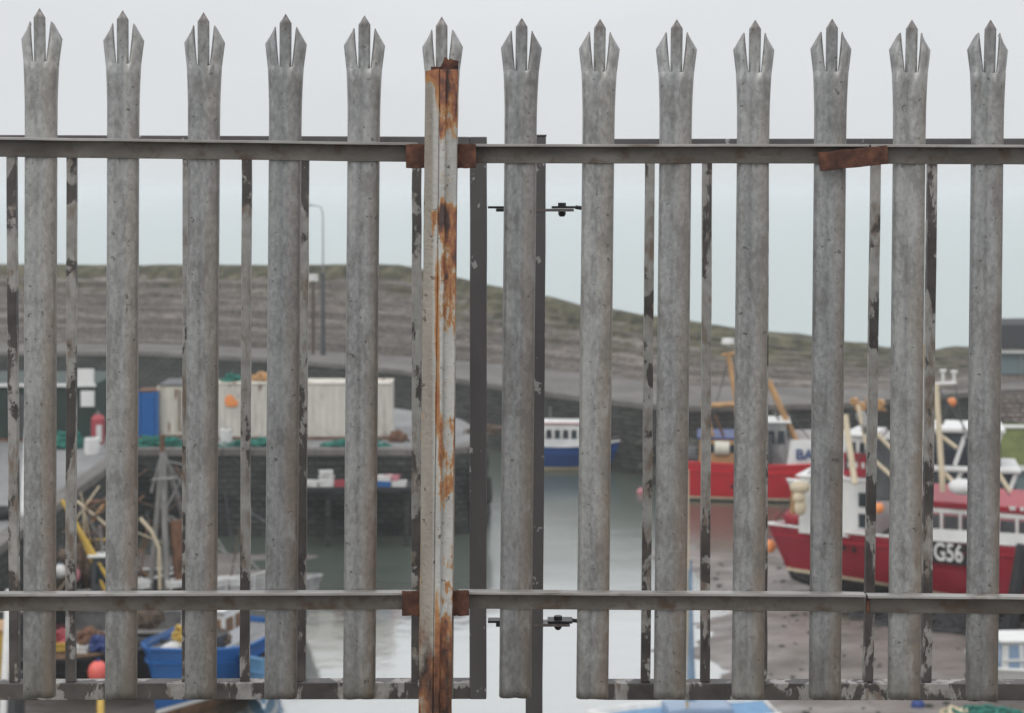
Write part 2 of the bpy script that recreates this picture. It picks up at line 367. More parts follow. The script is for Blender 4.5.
def m_water(name, body, mixf, rough, bump, scale, gc=(.95, .96, .95), ruffle=None):
    t = NT(name, .3); t.color(body); t.b.inputs['IOR'].default_value = 1.33
    gl = t.n.new('ShaderNodeBsdfGlossy'); gl.inputs['Roughness'].default_value = rough; gl.inputs['Color'].default_value = (*gc, 1)
    ms = t.n.new('ShaderNodeMixShader')
    fr = t.n.new('ShaderNodeLayerWeight'); fr.inputs['Blend'].default_value = .5
    f = t.ramp(fr.outputs['Facing'], [(.4, mixf * .4), (.8, mixf), (1, min(1, mixf + .12))])
    if ruffle:      # wind-ruffled water beyond a wavering edge, calm water nearer
        y_ = t.math('ADD', t.sep()[1], t.math('MULTIPLY', t.math('SUBTRACT', t.noise(.16, 5, (1, 2.5, 1)), .5), 7.0))
        q = t.ramp(t.math('MULTIPLY', t.math('SUBTRACT', y_, ruffle[0]), 1 / (ruffle[1] - ruffle[0])), [(0, 0.0), (1, 1.0)])
        f = t.math('MULTIPLY', f, t.math('SUBTRACT', 1.0, t.math('MULTIPLY', q, .68)))
        t.l.new(t.math('ADD', rough, t.math('MULTIPLY', q, .04)), gl.inputs['Roughness'])
    t.l.new(f, ms.inputs[0])
    b = t.n.new('ShaderNodeBump'); b.inputs['Strength'].default_value = bump; b.inputs['Distance'].default_value = .05
    t.l.new(t.noise(scale, 4, (1, 1, 1)), b.inputs['Height']); t.l.new(b.outputs[0], gl.inputs['Normal'])
    out = t.n['Material Output']; t.l.new(t.b.outputs[0], ms.inputs[1]); t.l.new(gl.outputs[0], ms.inputs[2]); t.l.new(ms.outputs[0], out.inputs[0]); return t.m
M['water'] = m_water('silty_harbour_water', (.085, .105, .085), .86, .12, .5, .8, ruffle=(59, 68))
M['sea'] = m_water('pale_sea', (.35, .42, .41), .25, .22, .3, .5, gc=(.85, .905, .885))

# ================================================================== SETTING
def sheet(name, pts, z, mat, kind='structure'):
    mb = MB(); mb.add([(x, y, z) for x, y in pts], [tuple(range(len(pts)))]); o = mb.build(name, mat); tag(o, kind=kind); return o
def grid(name, X, Y, h, mat, smooth=True):
    mb = MB(); nx = len(X)
    mb.add([(x, y, h(x, y)) for y in Y for x in X], [(j*nx+i, j*nx+i+1, (j+1)*nx+i+1, (j+1)*nx+i) for j in range(len(Y)-1) for i in range(nx-1)])
    o = mb.build(name, mat, smooth=smooth); tag(o, kind='structure'); return o
def lin(a, b, n): return [a + (b - a) * i / (n - 1) for i in range(n)]
def interp(x, pts):
    if x <= pts[0][0]: return pts[0][1]
    for (a, va), (b, vb) in zip(pts, pts[1:]):
        if x <= b: return va + (vb - va) * (x - a) / (b - a)
    return pts[-1][1]
from mathutils import noise as mn
def fn(x, y, s=1.0, o=0): return mn.fractal(Vector((x * s + o, y * s, o * 1.3)), 1.0, 2.0, 4)

sheet('harbour_water', [(-300, 20), (300, 20), (300, 112), (-300, 112)], 0, M['water'])
sheet('sea', [(-9000, 112), (9000, 112), (9000, 14000), (-9000, 14000)], 0, M['sea'])
sheet('seabed', [(-9000, -60), (9000, -60), (9000, 14000), (-9000, 14000)], -1.4, M['bed'])

prof = [(-60, 13.42), (4.75, 13.42), (5.3, 12.9), (8, 11.2), (15, 7.8), (30, 2.8), (38, .4), (44, -1.2)]
Ys = [-60, -20, -5, 0, 2, 3, 4, 4.5, 4.75, 5.0, 5.3, 6, 7, 8, 10, 12, 15, 18, 22, 26, 30, 34, 38, 44]
grid('ground', lin(-70, 70, 57), Ys, lambda x, y: interp(y, prof) + (fn(x, y, .4) * .25 - .15 if y > 5.2 else 0), M['bank'])
sheet('path', [(-30, 1.0), (30, 1.0), (30, 4.6), (-30, 4.6)], 13.426, M['gravel'])
sheet('path', [(-30, -6.0), (30, -6.0), (30, 0.996), (-30, 0.996)], 13.428, M['asphalt'])
def mudh(x, y):
    e = min((x - (6.6 + .8 * math.sin(y * .33) + .5 * fn(1, y, .5))) * .16, (71.5 + fn(x, 3, .15) * 2 - y) * .2, 1.0)
    hollow = .0
    for (hx, hy, rr_) in ((21.6, 55.0, .95), (20.2, 55.7, .95), (18.8, 56.4, .95), (17.4, 57.1, .95), (16.0, 57.8, .95), (14.6, 58.5, .95), (13.2, 59.2, .9), (11.9, 59.9, .8)):
        hollow = max(hollow, math.exp(-(((x - hx) / rr_) ** 2 + ((y - hy) / (rr_ * 1.1)) ** 2)))
    return max(-.5, min(.22, e * .3)) + fn(x, y, .35) * .09 + fn(x, y, 1.6, 3) * .03 - hollow * .5
grid('mud', lin(3, 50, 130), lin(40, 76, 110), mudh, M['mud'])
def mudl(x, y):
    e = min((-9.5 - x + 1.2 * fn(2, y, .3)) * .16, (70 - y) * .2, 1)
    return max(-.5, min(.1, e * .2)) + fn(x, y, .35, 7) * .08
grid('mud', lin(-45, -5, 80), lin(40, 74, 70), mudl, M['mud'])

# --- breakwater (long terraced embankment)
base = [(-260, 126), (150, 125), (300, 120.5), (400, 116), (560, 107), (640, 101), (700, 98.5), (850, 97), (960, 96), (1060, 104), (1500, 112)]
topp = [(-260, 9.1), (150, 9.1), (300, 9.3), (390, 9.45), (440, 8.95), (480, 8.35), (560, 7.5), (620, 7.15), (700, 6.75), (800, 5.95), (960, 4.95), (1060, 4.6), (1500, 4.6)]
mb = MB(); pxs = [-260 + i * 11 for i in range(161)]
profl = []          # (fraction of run, fraction of rise, turf)
nst = 7
for k in range(nst):
    profl += [(k / nst * .82 + .002, k / nst * .80, 0), (k / nst * .82 + .03, (k + .82) / nst * .80, 0)]
profl += [(.82, .80, .3), (.88, .90, 1.0), (.93, .97, 1.0), (1.0, 1.0, 1), (1.25, .98, 1), (1.6, .2, .4), (1.9, -.9, 0)]
vs = []; turf = []
for px in pxs:
    D0 = interp(px, base); zt = interp(px, topp)
    for (a, b, tf) in profl:
        D = D0 + 9 * a
        x = (px - 512) / F * D0 * (1 + .0 * a)
        z = 3.72 + (zt - 3.72) * b
        w = fn(x, D, .25, 2) * (.07 if px < 430 else .15) if b > .05 else 0
        w += (fn(x, D, 1.2, 5) * .08 if tf > .5 else 0)
        vs.append((x, D + w * 1.2, z + w)); turf.append((.42 if (b > .64 and tf < .4) else tf) if px < 420 else max(tf, min(.75, .12 + b * .7)))
m_ = len(profl)
mb.add(vs, [(i*m_+j, (i+1)*m_+j, (i+1)*m_+j+1, i*m_+j+1) for i in range(len(pxs)-1) for j in range(m_-1)])
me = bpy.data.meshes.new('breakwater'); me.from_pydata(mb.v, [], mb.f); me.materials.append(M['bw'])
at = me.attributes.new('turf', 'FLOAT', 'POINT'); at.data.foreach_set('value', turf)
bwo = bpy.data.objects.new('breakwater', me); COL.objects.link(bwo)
tag(bwo, 'long terraced stone breakwater with a grassy crest in front of the sea', 'breakwater')
# road at its foot and quay wall below
edge = [(-260, 119), (150, 118.5), (300, 112.5), (400, 106.5), (480, 99.8), (560, 94), (640, 89.8), (700, 88.5), (850, 90), (1000, 96), (1500, 99)]
fq = empty('far_quay', (0, 100, 0), 0, 'far stone quay carrying the pale pier road below the breakwater', 'quay')
mb = MB(); ps = [-260 + i * 22 for i in range(81)]
a = []; b = []
for px in ps:
    De = interp(px, edge); Db = interp(px, base) + 1.0
    a.append((px - 512) / F * De); b.append((px - 512) / F * (Db - 1))
    mb.v += [(a[-1], De, 3.7), (b[-1], Db, 3.7)]
for i in range(len(ps) - 1): mb.f.append((2*i, 2*i+2, 2*i+3, 2*i+1)); mb.m.append(0)
o = mb.build('road', M['road']); tag(o, kind='structure')
mb = MB(); mc = MB()
for i, px in enumerate(ps):
    De = interp(px, edge); mb.v += [(a[i], De + .02, 3.45), (a[i], De - .7, -1.3)]
    x_, y_ = a[i], De; mc.v += [(x_, y_ - .06, 3.45), (x_, y_ - .06, 3.73), (x_, y_ + .5, 3.73), (x_, y_ + .5, 3.45)]
for i in range(len(ps) - 1):
    mb.f.append((2*i, 2*i+1, 2*i+3, 2*i+2)); mb.m.append(0)
    for k in range(4): mc.f.append((4*i+k, 4*i+(k+1) % 4, 4*i+4+(k+1) % 4, 4*i+4+k)); mc.m.append(0)
for mbx, nm, mt in ((mb, 'wall', M['far_quay']), (mc, 'coping', M['road'])):
    o = mbx.build(nm, mt, fq); o.location = (0, -100, 0)
# rough boulders at the foot of the far quay
mb = MB()
for i in range(260):
    px = random.uniform(640, 1010); De = interp(px, edge); s = random.uniform(.2, .5)
    k = random.random(); mb.ball(((px - 512) / F * De, De - 1.0 - (1 - k) * 2.2, -.3 + k * 2.2), s, 7, 0, (1.2, 1, .75))
tag(mb.build('rubble', M['rubble']), 'dark weedy rubble heaped along the foot of the far quay', 'rubble', kind='stuff')

# --- left quay (finger with a near arm)
qz = 3.7
nq = empty('near_quay', (-20, 80, 0), 0, 'dark stone quay on the left carrying the white containers', 'quay')
poly = [(-60, 50), (-16.2, 50), (-16.6, 73.9), (-3.2, 73.9), (-2.0, 74.6), (-1.35, 76), (-1.2, 79), (-2.6, 84), (-6, 88), (-60, 88)]
def ring_wall(poly, z0, z1, batter, mat, name, parent, close=True):
    mb = MB(); n = len(poly)
    c = Vector((sum(p[0] for p in poly) / n, sum(p[1] for p in poly) / n))
    # subdivided for stone relief
    for i in range(n):
        a = Vector(poly[i]); b = Vector(poly[(i + 1) % n]); L = (b - a).length; m = max(1, int(L / .8)); d = (b - a).normalized(); nrm = Vector((d.y, -d.x))
        nz = 9; off = len(mb.v)
        for k in range(m + 1):
            p = a + d * (L * k / m)
            for j in range(nz + 1):
                z = z1 + (z0 - z1) * j / nz; g = fn(p.x * 1.3 + p.y, z * 3, 1.0, 9) * .10 if 0 < j else 0
                q = p + nrm * (batter * j / nz + g); mb.v.append((q.x, q.y, z))
        for k in range(m):
            for j in range(nz):
                u = off + k * (nz + 1) + j; mb.f.append((u, u + 1, u + nz + 2, u + nz + 1)); mb.m.append(0)
    return mb.build(name, mat, parent)
def rel(o, p): o.location = -Vector(p.location); return o
rel(ring_wall(poly, -1.3, qz - .25, .35, M['quay'], 'wall', nq), nq)
mb = MB(); mb.prism(poly, qz - .04, qz); o = mb.build('quay_surface', M['asphalt']); tag(o, kind='structure')
mb = MB()
for i in range(1, 6):
    a = Vector(poly[i]); b = Vector(poly[i + 1]); d = (b - a).normalized(); nr = Vector((d.y, -d.x)); L = (b - a).length
    k = max(1, int(L / 1.3))
    for j in range(k):
        p0 = a + d * (L * j / k + .01); p1 = a + d * (L * (j + 1) / k - .01); q0 = p0 - nr * .55; q1 = p1 - nr * .55; p0 += nr * .08; p1 += nr * .08
        mb.prism([tuple(p0), tuple(p1), tuple(q1), tuple(q0)], qz - .26, qz + .05 + random.uniform(-.01, .01))
rel(mb.build('coping', M['road'], nq, bevel=.03), nq)
mb = MB(); mb.tube([(-1.45, 74.6, 2.4), (-1.4, 74.3, 1.3)], .55, 12)
tag(mb.build('fender', M['rubber'], smooth=False, bevel=.1), 'black rubber fender on the rounded end of the near quay', 'fender')

# ------------------------------------------------------------------ quayside buildings & containers
def container(name, px0, px1, D, h, mat, label, cat, depth=2.4, roof=None, ribs=True, rz=0):
    a = G(px0, D, qz); b = G(px1, D, qz); L = (b - a).length
    e = empty(name, a + Vector((L / 2, depth / 2, 0)), rz, label, cat)
    mb = MB(); mb.box(-L/2, L/2, -depth/2, depth/2, .12, h)
    mb.build('body', mat, e, bevel=.02)
    if ribs:
        mb = MB(); n = int(L / .3)
        for i in range(n):
            x = -L/2 + (i + .5) * L / n
            mb.box(x - .05, x + .05, -depth/2 - .018, -depth/2 + .003, .25, h - .15)
        mb.build('corrugation', mat, e)
    mb = MB()
    mb.box(-L/2 - .03, L/2 + .03, -depth/2 - .06, depth/2 + .06, h + .003, h + .06); mb.build('roof_rim', roof or M['dgrey'], e, bevel=.01)
    mb = MB()
    mb.box(-L/2 - .02, L/2 + .02, -depth/2 - .05, depth/2 + .05, 0, .118); mb.build('base_frame', M['rustm'], e)
    for sx in (-1, 1):
        mb = MB(); mb.box(sx*L/2 - .07, sx*L/2 + .07, -depth/2 - .07, -depth/2 + .07, .122, h - .003); mb.build('corner_post', mat, e)
    return e, L
c1, L = container('storage_container', 159, 213, 77.5, 2.38, M['stained'], 'rust-stained cream storage container beside the blue cabin', 'container')
for s in (-.3, .3):
    mb = MB(); mb.tube([(s, -1.26, .3), (s, -1.26, 2.2)], .03, 6); mb.build('lock_rod', M['rustm'], c1)
c2, L = container('storage_container', 215, 391, 77.0, 2.5, M['offwhite'], 'long white storage container on the quay with an orange patch', 'container', depth=1.8, roof=M['stained'])
mb = MB(); mb.ball((-L/2 + .68, -.95, 1.75), .24, 10, 0, (1, .12, 1.2)); mb.ball((-L/2 + .9, -.955, 1.65), .17, 10, 0, (1, .12, 1)); mb.build('orange_patch', M['obuoy'], c2)
cb, L = container('site_cabin', 139, 157, 77.2, 2.15, M['boxblue'], 'narrow blue cabin with an orange roof edge on the quay', 'cabin', roof=M['rustm'], depth=1.0)
mb = MB(); mb.box(-.3, .3, -.575, -.545, .15, 1.95); mb.build('door', M['blue'], cb)
sh, L = container('quay_shed', -120, 96, 76.5, 2.55, M['shed'], 'long dark green shed with a pale eaves line on the left quay', 'shed', depth=5, roof=M['shed'])
mb = MB(); mb.box(-L/2 - .02, L/2 + .02, -2.68, -2.562, 2.46, 2.60); mb.build('eaves_board', M['white'], sh)
for (px, py, w, h_) in ((85, 378, .75, .8), (87, 399, .62, .72)):
    p = P(px, py, 76.3) - Vector(sh.location); mb = MB(); mb.box(p.x - w/2, p.x + w/2, -2.62, -2.57, p.z - h_/2, p.z + h_/2)
    o = mb.build('notice_board', M['white'], sh, bevel=.01)
mb = MB(); p = P(20, 405, 76.5) - Vector(sh.location); mb.box(p.x - .5, p.x + .5, -2.6, -2.545, .15, 2.1); mb.build('door', M['dgrey'], sh)
# gas-bottle-like red tank beside the shed
e = empty('fuel_tank', G(98, 74.8, qz + .0), 0, 'upright red and white tank next to the dark green shed', 'tank')
mb = MB(); mb.tube([(0, 0, .1), (0, 0, .2), (0, 0, 1.25), (0, 0, 1.42)], [.2, .3, .3, .16], 14); mb.build('body', M['boxred'], e, smooth=False)
mb = MB(); mb.tube([(0, 0, 0), (0, 0, .099)], .24, 14); mb.tube([(.1, -.22, .25), (.1, -.22, 1.0)], .13, 10); mb.build('sleeve', M['boxwhite'], e)
mb = MB(); mb.tube([(0, 0, 1.42), (0, 0, 1.55)], .07, 8); mb.build('valve', M['steel'], e)

def heap(name, c, rx, ry, h, mat, label, cat, seed=0, hooks=None):
    rnd = random.Random(seed); mb = MB()
    for i in range(int(14 + rx * 10)):
        a0 = rnd.uniform(0, 6.28); q = rnd.uniform(0, 1) ** .6
        cx = math.cos(a0) * rx * q * .8; cy = math.sin(a0) * ry * q * .8; cz = h * (1 - q * q) * rnd.uniform(.4, 1) + .03
        rr = rnd.uniform(.18, .38) * min(1.2, max(rx, .4)); pts = []
        for k in range(11):
            a = a0 + k * .62; pts.append((cx + math.cos(a) * rr * rnd.uniform(.8, 1.2), cy + math.sin(a) * rr * .8, max(.03, cz + math.sin(a * 1.7 + i) * .08)))
        mb.tube(pts, rnd.uniform(.03, .06), 5)
    for i in range(9):
        a = rnd.uniform(0, 6.28); q = rnd.uniform(0, .6); mb.ball((math.cos(a) * rx * q, math.sin(a) * ry * q, h * .3), h * .45, 8, 0, (rx / h * .6 + .3, .9, 1))
    o = mb.build(name, mat); o.location = c; return tag(o, label, cat)
heap('net_heap', G(63, 74.6, qz), 1.1, .6, .75, M['teal'], 'tall heap of teal fishing net against the green shed', 'net', 1)
heap('net_heap', G(158, 74.9, qz), 1.5, .35, .4, M['teal'], 'low teal net pile on the quay edge below the blue cabin', 'net', 2)
heap('net_heap', G(200, 74.8, qz), 1.0, .3, .35, M['teal'], 'short teal net pile on the quay edge before the cream container', 'net', 3)
heap('net_heap', G(262, 74.8, qz), 2.2, .3, .28, M['teal'], 'long low teal net strip along the quay edge under the white container', 'net', 4)
heap('net_heap', G(355, 74.8, qz), 1.6, .3, .26, M['teal'], 'low teal net strip near the right end of the white container', 'net', 5)
heap('net_heap', G(231, 77.8, qz + 2.56), .45, .5, .35, M['teal'], 'small teal net bundle on top of the white container', 'net', 6)
heap('rope_pile', G(262, 78, qz + 2.56), .6, .6, .4, M['orange'], 'orange rope pile on the white container roof', 'rope', 8)
heap('rope_pile', G(398, 76.5, qz), .5, .5, .5, M['rustm'], 'orange-brown rope pile past the end of the white container', 'rope', 9)
def cask(px, py, D, mat, label, r=.3, name='barrel', zb=None):
    p = P(px, py, D); zb = qz if zb is None else zb
    e = empty(name, (p.x, D, zb), 0, label, 'barrel')
    mb = MB(); mb.tube([(0,0,0),(0,0,.05),(0,0,.35),(0,0,.68),(0,0,.72)], [r*.9,r,r*1.06,r,r*.9], 14); mb.build('body', mat, e)
    mb = MB(); mb.tube([(0,0,.721),(0,0,.75)], r*.5, 10); mb.build('lid', M['grey'], e)
cask(92, 447, 72.6, M['boxwhite'], 'white barrel standing on the asphalt before the dark shed', .32)
cask(226, 440, 75.3, M['boxwhite'], 'small white barrel at the foot of the white container', .26)
def fishbox(c, mat, label, rz=0, s=1.0, group=None):
    e = empty('fish_box', c, rz, label, 'crate', group or 'fish boxes and crates')
    mb = MB(); w, d, h = .4*s, .25*s, .3*s; t_ = .03
    mb.box(-w, w, -d, d, 0, t_); mb.box(-w, w, -d, -d + t_, t_, h); mb.box(-w, w, d - t_, d, t_, h); mb.box(-w, -w + t_, -d + t_, d - t_, t_, h); mb.box(w - t_, w, -d + t_, d - t_, t_, h)
    mb.build('tray', mat, e)
    for q in (-1, 1):
        mb = MB(); mb.box(-w - .03, w + .03, min(q*(d + .03), q*(d + .001)), max(q*(d + .03), q*(d + .001)), h - .06, h); mb.build('rim', mat, e)
    return e
# low timber staging moored under the quay carrying pale gear
pt = empty('timber_staging', G(345, 72.6, 0), 0, 'dark timber staging fixed along the quay wall below the white container', 'staging')
mb = MB(); mb.box(-2.5, 2.9, -1.3, .62, 2.33, 2.53); mb.build('deck', M['keel'], pt, bevel=.02)
for x in (-2.3, -.6, 1.0, 2.7):
    mb = MB(); mb.box(x - .1, x + .1, -1.1, -.9, -1.2, 2.325); mb.build('leg', M['quay'], pt)
k = 0
cols = [('boxwhite', 'white'), ('boxwhite', 'white'), ('boxred', 'red'), ('boxwhite', 'white'), ('teal', 'teal'), ('boxblue', 'blue'), ('boxwhite', 'white')]
desc = ['leftmost of the staging boxes', 'second from the left on the staging', 'third box on the staging', 'in the middle of the staging', 'right of the staging middle', 'next to last on the staging', 'rightmost on the staging']
for i, (mk, cn) in enumerate(cols):
    fishbox(G(312 + i * 14.5, 71.6, 2.533), M[mk], cn + ' fish box, ' + desc[i], random.uniform(-.3, .3), .75)
    if i in (1, 4, 5): fishbox(G(312 + i * 14.5, 71.6, 2.533 + .235), M['boxwhite' if i != 4 else 'boxred'], ('white' if i != 4 else 'red') + ' fish box stacked on the box ' + {1: 'second from the left on the staging', 4: 'right of the staging middle', 5: 'next to last on the staging'}[i], random.uniform(-.3, .3), .7)
fishbox(G(326, 71.5, 2.533 + .47), M['boxwhite'], 'white fish box on top of the tallest stack on the staging', .2, .65)
fishbox(G(392, 71.7, 2.533 + .235), M['pink'], 'faded pink fish box at the right end of the staging stacks', -.3, .7)
mb = MB(); mb.tube([G(352, 71.9, 2.53), G(354, 71.9, 3.3)], .05, 8)
tag(mb.build('post', M['rustm']), 'short rusty post standing in the middle of the timber staging', 'post')
heap('net_heap', G(505 - 20, 79, qz), .9, .7, .35, M['brownnet'], 'brown net pile on the rounded quay end', 'net', 12)

# lamp on the breakwater road
e = empty('street_lamp', G(323, 116.5, 3.71), 0, 'tall grey street lamp with one arm standing before the breakwater', 'street lamp')
mb = MB(); mb.tube([(0,0,0),(0,0,1.1),(0,0,1.3),(0,0,5.6)], [.19,.19,.15,.13], 10); mb.build('lower_pole', M['dgrey'], e)
mb = MB(); mb.tube([(0,0,5.6),(0,0,9.6),(-.12,0,10.1),(-.6,0,10.25),(-.8,0,10.25)], [.055,.04,.035,.03,.03], 8); mb.build('upper_pole', M['steel'], e)
mb = MB(); mb.prism([(-1.35,-.12),(-.78,-.09),(-.78,.09),(-1.35,.12)], 10.18, 10.3); mb.build('lamp_head', M['steel'], e, bevel=.02)
e = empty('utility_post', G(313, 117, 3.71), 0, 'shorter weathered post just left of the street lamp', 'post')
mb = MB(); mb.tube([(0,0,0),(0,0,5.0)], .12, 8); mb.build('pole', M['brownnet'], e)
mb = MB(); mb.box(-.35,.35,-.12,.12,5.005,5.5); mb.build('cabinet', M['boxwhite'], e, bevel=.04)

# pier building at right
e = empty('pier_building', G(1090, 101, 3.71), R(-3), 'low pier building with a dark flat roof and a long glass band', 'building')
w = 5.35
mb = MB(); mb.box(-w, w, 0, 6, 0, .25); mb.build('plinth', M['pinkstone'], e)
mb = MB(); mb.box(-w, w, .15, 6, .253, 1.6); mb.build('wall', M['slate'], e)
for i in range(8):
    x0 = -w + .05 + i * (2*w-.1) / 8; x1 = x0 + (2*w-.1) / 8 - .06
    mb = MB(); mb.box(x0, x1, .06, .147, .3, 1.58); o = mb.build('window', M['gglass'], e)
    mb = MB(); mb.box(x1 + .005, x1 + .055, .04, .148, .26, 1.6); mb.build('mullion', M['grey'], o)
mb = MB(); mb.box(-w - .2, w + .2, -.35, 6.3, 1.605, 1.85); mb.build('fascia', M['white'], e)
mb = MB(); v = [(-w-.3,-.5,1.855),(w+.3,-.5,1.855),(w+.3,6.5,1.855),(-w-.3,6.5,1.855),(-w+.1,.6,3.2),(w-.4,.6,3.35),(w-.4,5.6,3.35),(-w+.1,5.6,3.2)]
mb.add(v, [(3,2,1,0),(4,5,6,7),(0,1,5,4),(1,2,6,5),(2,3,7,6),(3,0,4,7)]); mb.build('roof', M['slate'], e)
mb = MB(); mb.box(1.0, 2.6, 2, 3, 3.2, 3.75); mb.build('roof_vent', M['steel'], e)
# stone revetment wall beneath it
mb = MB()
for r in range(9):
    x = 26.5
    while x < 50:
        l = random.uniform(.7, 1.3); y0 = 95.1 + r * .05 + random.uniform(0, .05); mb.box(x, x + l - .03, y0 - (x - 28) * .0, y0 + 1.2, -.6 + r * .46, -.6 + r * .46 + .44); x += l
o = mb.build('sea_wall', M['pinkstone'], bevel=.03); tag(o, 'pinkish stone block wall below the pier building', 'wall')

# green-roofed floating boathouse
e = empty('boathouse', G(1015, 79, 0), R(-4), 'floating boathouse with a mossy green roof and white fascia', 'boathouse')
mb = MB(); mb.box(-4.0, 6, -.5, 5, -.3, .5); mb.build('pontoon', M['dgrey'], e)
mb = MB(); mb.box(-3.6, 5.6, .05, 4.5, .503, 2.0); mb.build('wall', M['dgrey'], e)
for i in range(6):
    x0 = -3.55 + i * 1.53; mb = MB(); mb.box(x0 + .08, x0 + 1.45, -.03, .047, .75, 1.92); o = mb.build('window', M['gglass' if i % 3 else 'glass'], e)
    mb = MB(); mb.box(x0 - .04, x0 + .075, -.06, .048, .51, 1.99); mb.build('frame', M['white'], o)
mb = MB(); mb.box(-3.9, 5.9, -.35, 4.8, 2.003, 2.24); mb.build('fascia', M['white'], e)
mb = MB(); v = [(-3.8,-.3,2.243),(5.8,-.3,2.243),(5.8,4.7,2.243),(-3.8,4.7,2.243),(-1.6,1.6,3.75),(5.0,1.6,3.75),(5.0,3.0,3.75),(-1.6,3.0,3.75)]
mb.add(v, [(3,2,1,0),(4,5,6,7),(0,1,5,4),(1,2,6,5),(2,3,7,6),(3,0,4,7)]); mb.build('roof', M['roofgreen'], e)
mb = MB(); mb.tube([(-1.7, 1.5, 3.78), (5.1, 1.5, 3.78)], .09, 6); mb.build('ridge', M['white'], e)

# ================================================================== BOATS
def make_hull(par, L, B, wlz, sheer, bowr, mats, keel0=-.0, fore=.45, rake=1.0, full=.45, tran=.85, bul=.45, deckmat=None, capmat=None, nst=26):
    """bow towards +x, origin amidships at keel level. mats = (topside, boot line, bottom)"""
    rows = [0, .35, .7, .999, 1.0, 1.001]
    def bh(t): return B/2 * max(.015, (1 - max(0, (t - .5) / .5) ** 2.3)) * (tran + (1 - tran) * min(1, t / .35))
    def sh(t): return sheer + bowr * max(0, (t - .35) / .65) ** 2 + .12 * (1 - t) ** 2
    def kl(t): return keel0 + (wlz * 1.0) * max(0, (t - .86) / .14) ** 2 * fore + .12 * t
    mb = MB(); N = nst; zl = []
    for i in range(N + 1):
        t = i / N; k = kl(t); s_ = sh(t); bb = bh(t)
        zs = [k, k + (wlz - k) * .3, k + (wlz - k) * .65, wlz, wlz + .13] + [wlz + .13 + (s_ - wlz - .13) * q for q in (.25, .5, .75, .93, 1.0)]
        pw = full + (1.15 - full) * max(0, (t - .45) / .55) ** 1.5
        col = []
        for z in zs:
            s = (z - k) / (s_ - k); y = bb * (s ** pw) * (1.0)
            x = (t - .5) * L + rake * max(0, (t - .6) / .4) ** 2 * s
            col.append((x, y, z))
        zl.append(col)
    n = len(zl[0])
    V = [(x, y, z) for c in zl for (x, y, z) in c] + [(x, -y, z) for c in zl for (x, y, z) in c]
    o2 = len(zl) * n; Fs = []; Ms = []
    def mi(j): return 2 if j < 3 else (1 if j == 3 else 0)
    for i in range(N):
        for j in range(n - 1):
            a = i*n+j; Fs.append((a, a+n, a+n+1, a+1)); Ms.append(mi(j))
            a += o2; Fs.append((a, a+1, a+n+1, a+n)); Ms.append(mi(j))
        Fs.append((i*n, o2+i*n, o2+(i+1)*n, (i+1)*n)); Ms.append(2)
    for j in range(n - 1):
        Fs.append((j, j+1, o2+j+1, o2+j)); Ms.append(mi(j))
        e_ = N*n; Fs.append((e_+j, o2+e_+j, o2+e_+j+1, e_+j+1)); Ms.append(mi(j))
    mb.v = V; mb.f = Fs; mb.m = Ms
    h = mb.build('hull', mats, par, smooth=True)
    md = h.modifiers.new('thick', 'SOLIDIFY'); md.thickness = .07; md.offset = -1
    # deck
    mb = MB(); dv = []
    for i in range(N + 1):
        t = i / N; z = sh(t) - bul; s = (z - kl(t)) / (sh(t) - kl(t)); pw = full + (1.15 - full) * max(0, (t - .45) / .55) ** 1.5
        y = max(.005, bh(t) * s ** pw - .075); x = (t - .5) * L + rake * max(0, (t - .6) / .4) ** 2 * s - (.09 if i == N else 0) + (.08 if i == 0 else 0)
        dv += [(x, y, z), (x, -y, z)]
    mb.add(dv, [(2*i, 2*i+1, 2*i+3, 2*i+2) for i in range(N)]); mb.build('deck', deckmat or M['grey'], par)
    # cap rail and rubbing strake
    for side in (-1, 1):
        pts = []; pr = []
        for i in range(N + 1):
            t = i / N; pts.append(((t - .5) * L + rake * max(0, (t - .6) / .4) ** 2, side * bh(t), sh(t) + .02))
            z = sh(t) - .38; k = kl(t); s = (z - k) / (sh(t) - k); pw = full + (1.15 - full) * max(0, (t - .45) / .55) ** 1.5
            pr.append(((t - .5) * L + rake * max(0, (t - .6) / .4) ** 2 * s, side * (bh(t) * s ** pw + .02), z))
        mb = MB(); mb.tube(pts, .05, 6); mb.build('rail_cap', capmat or mats[0], par)
        mb = MB(); mb.tube(pr, .045, 6); mb.build('rubbing_strake', mats[0], par)
    return sh, bh
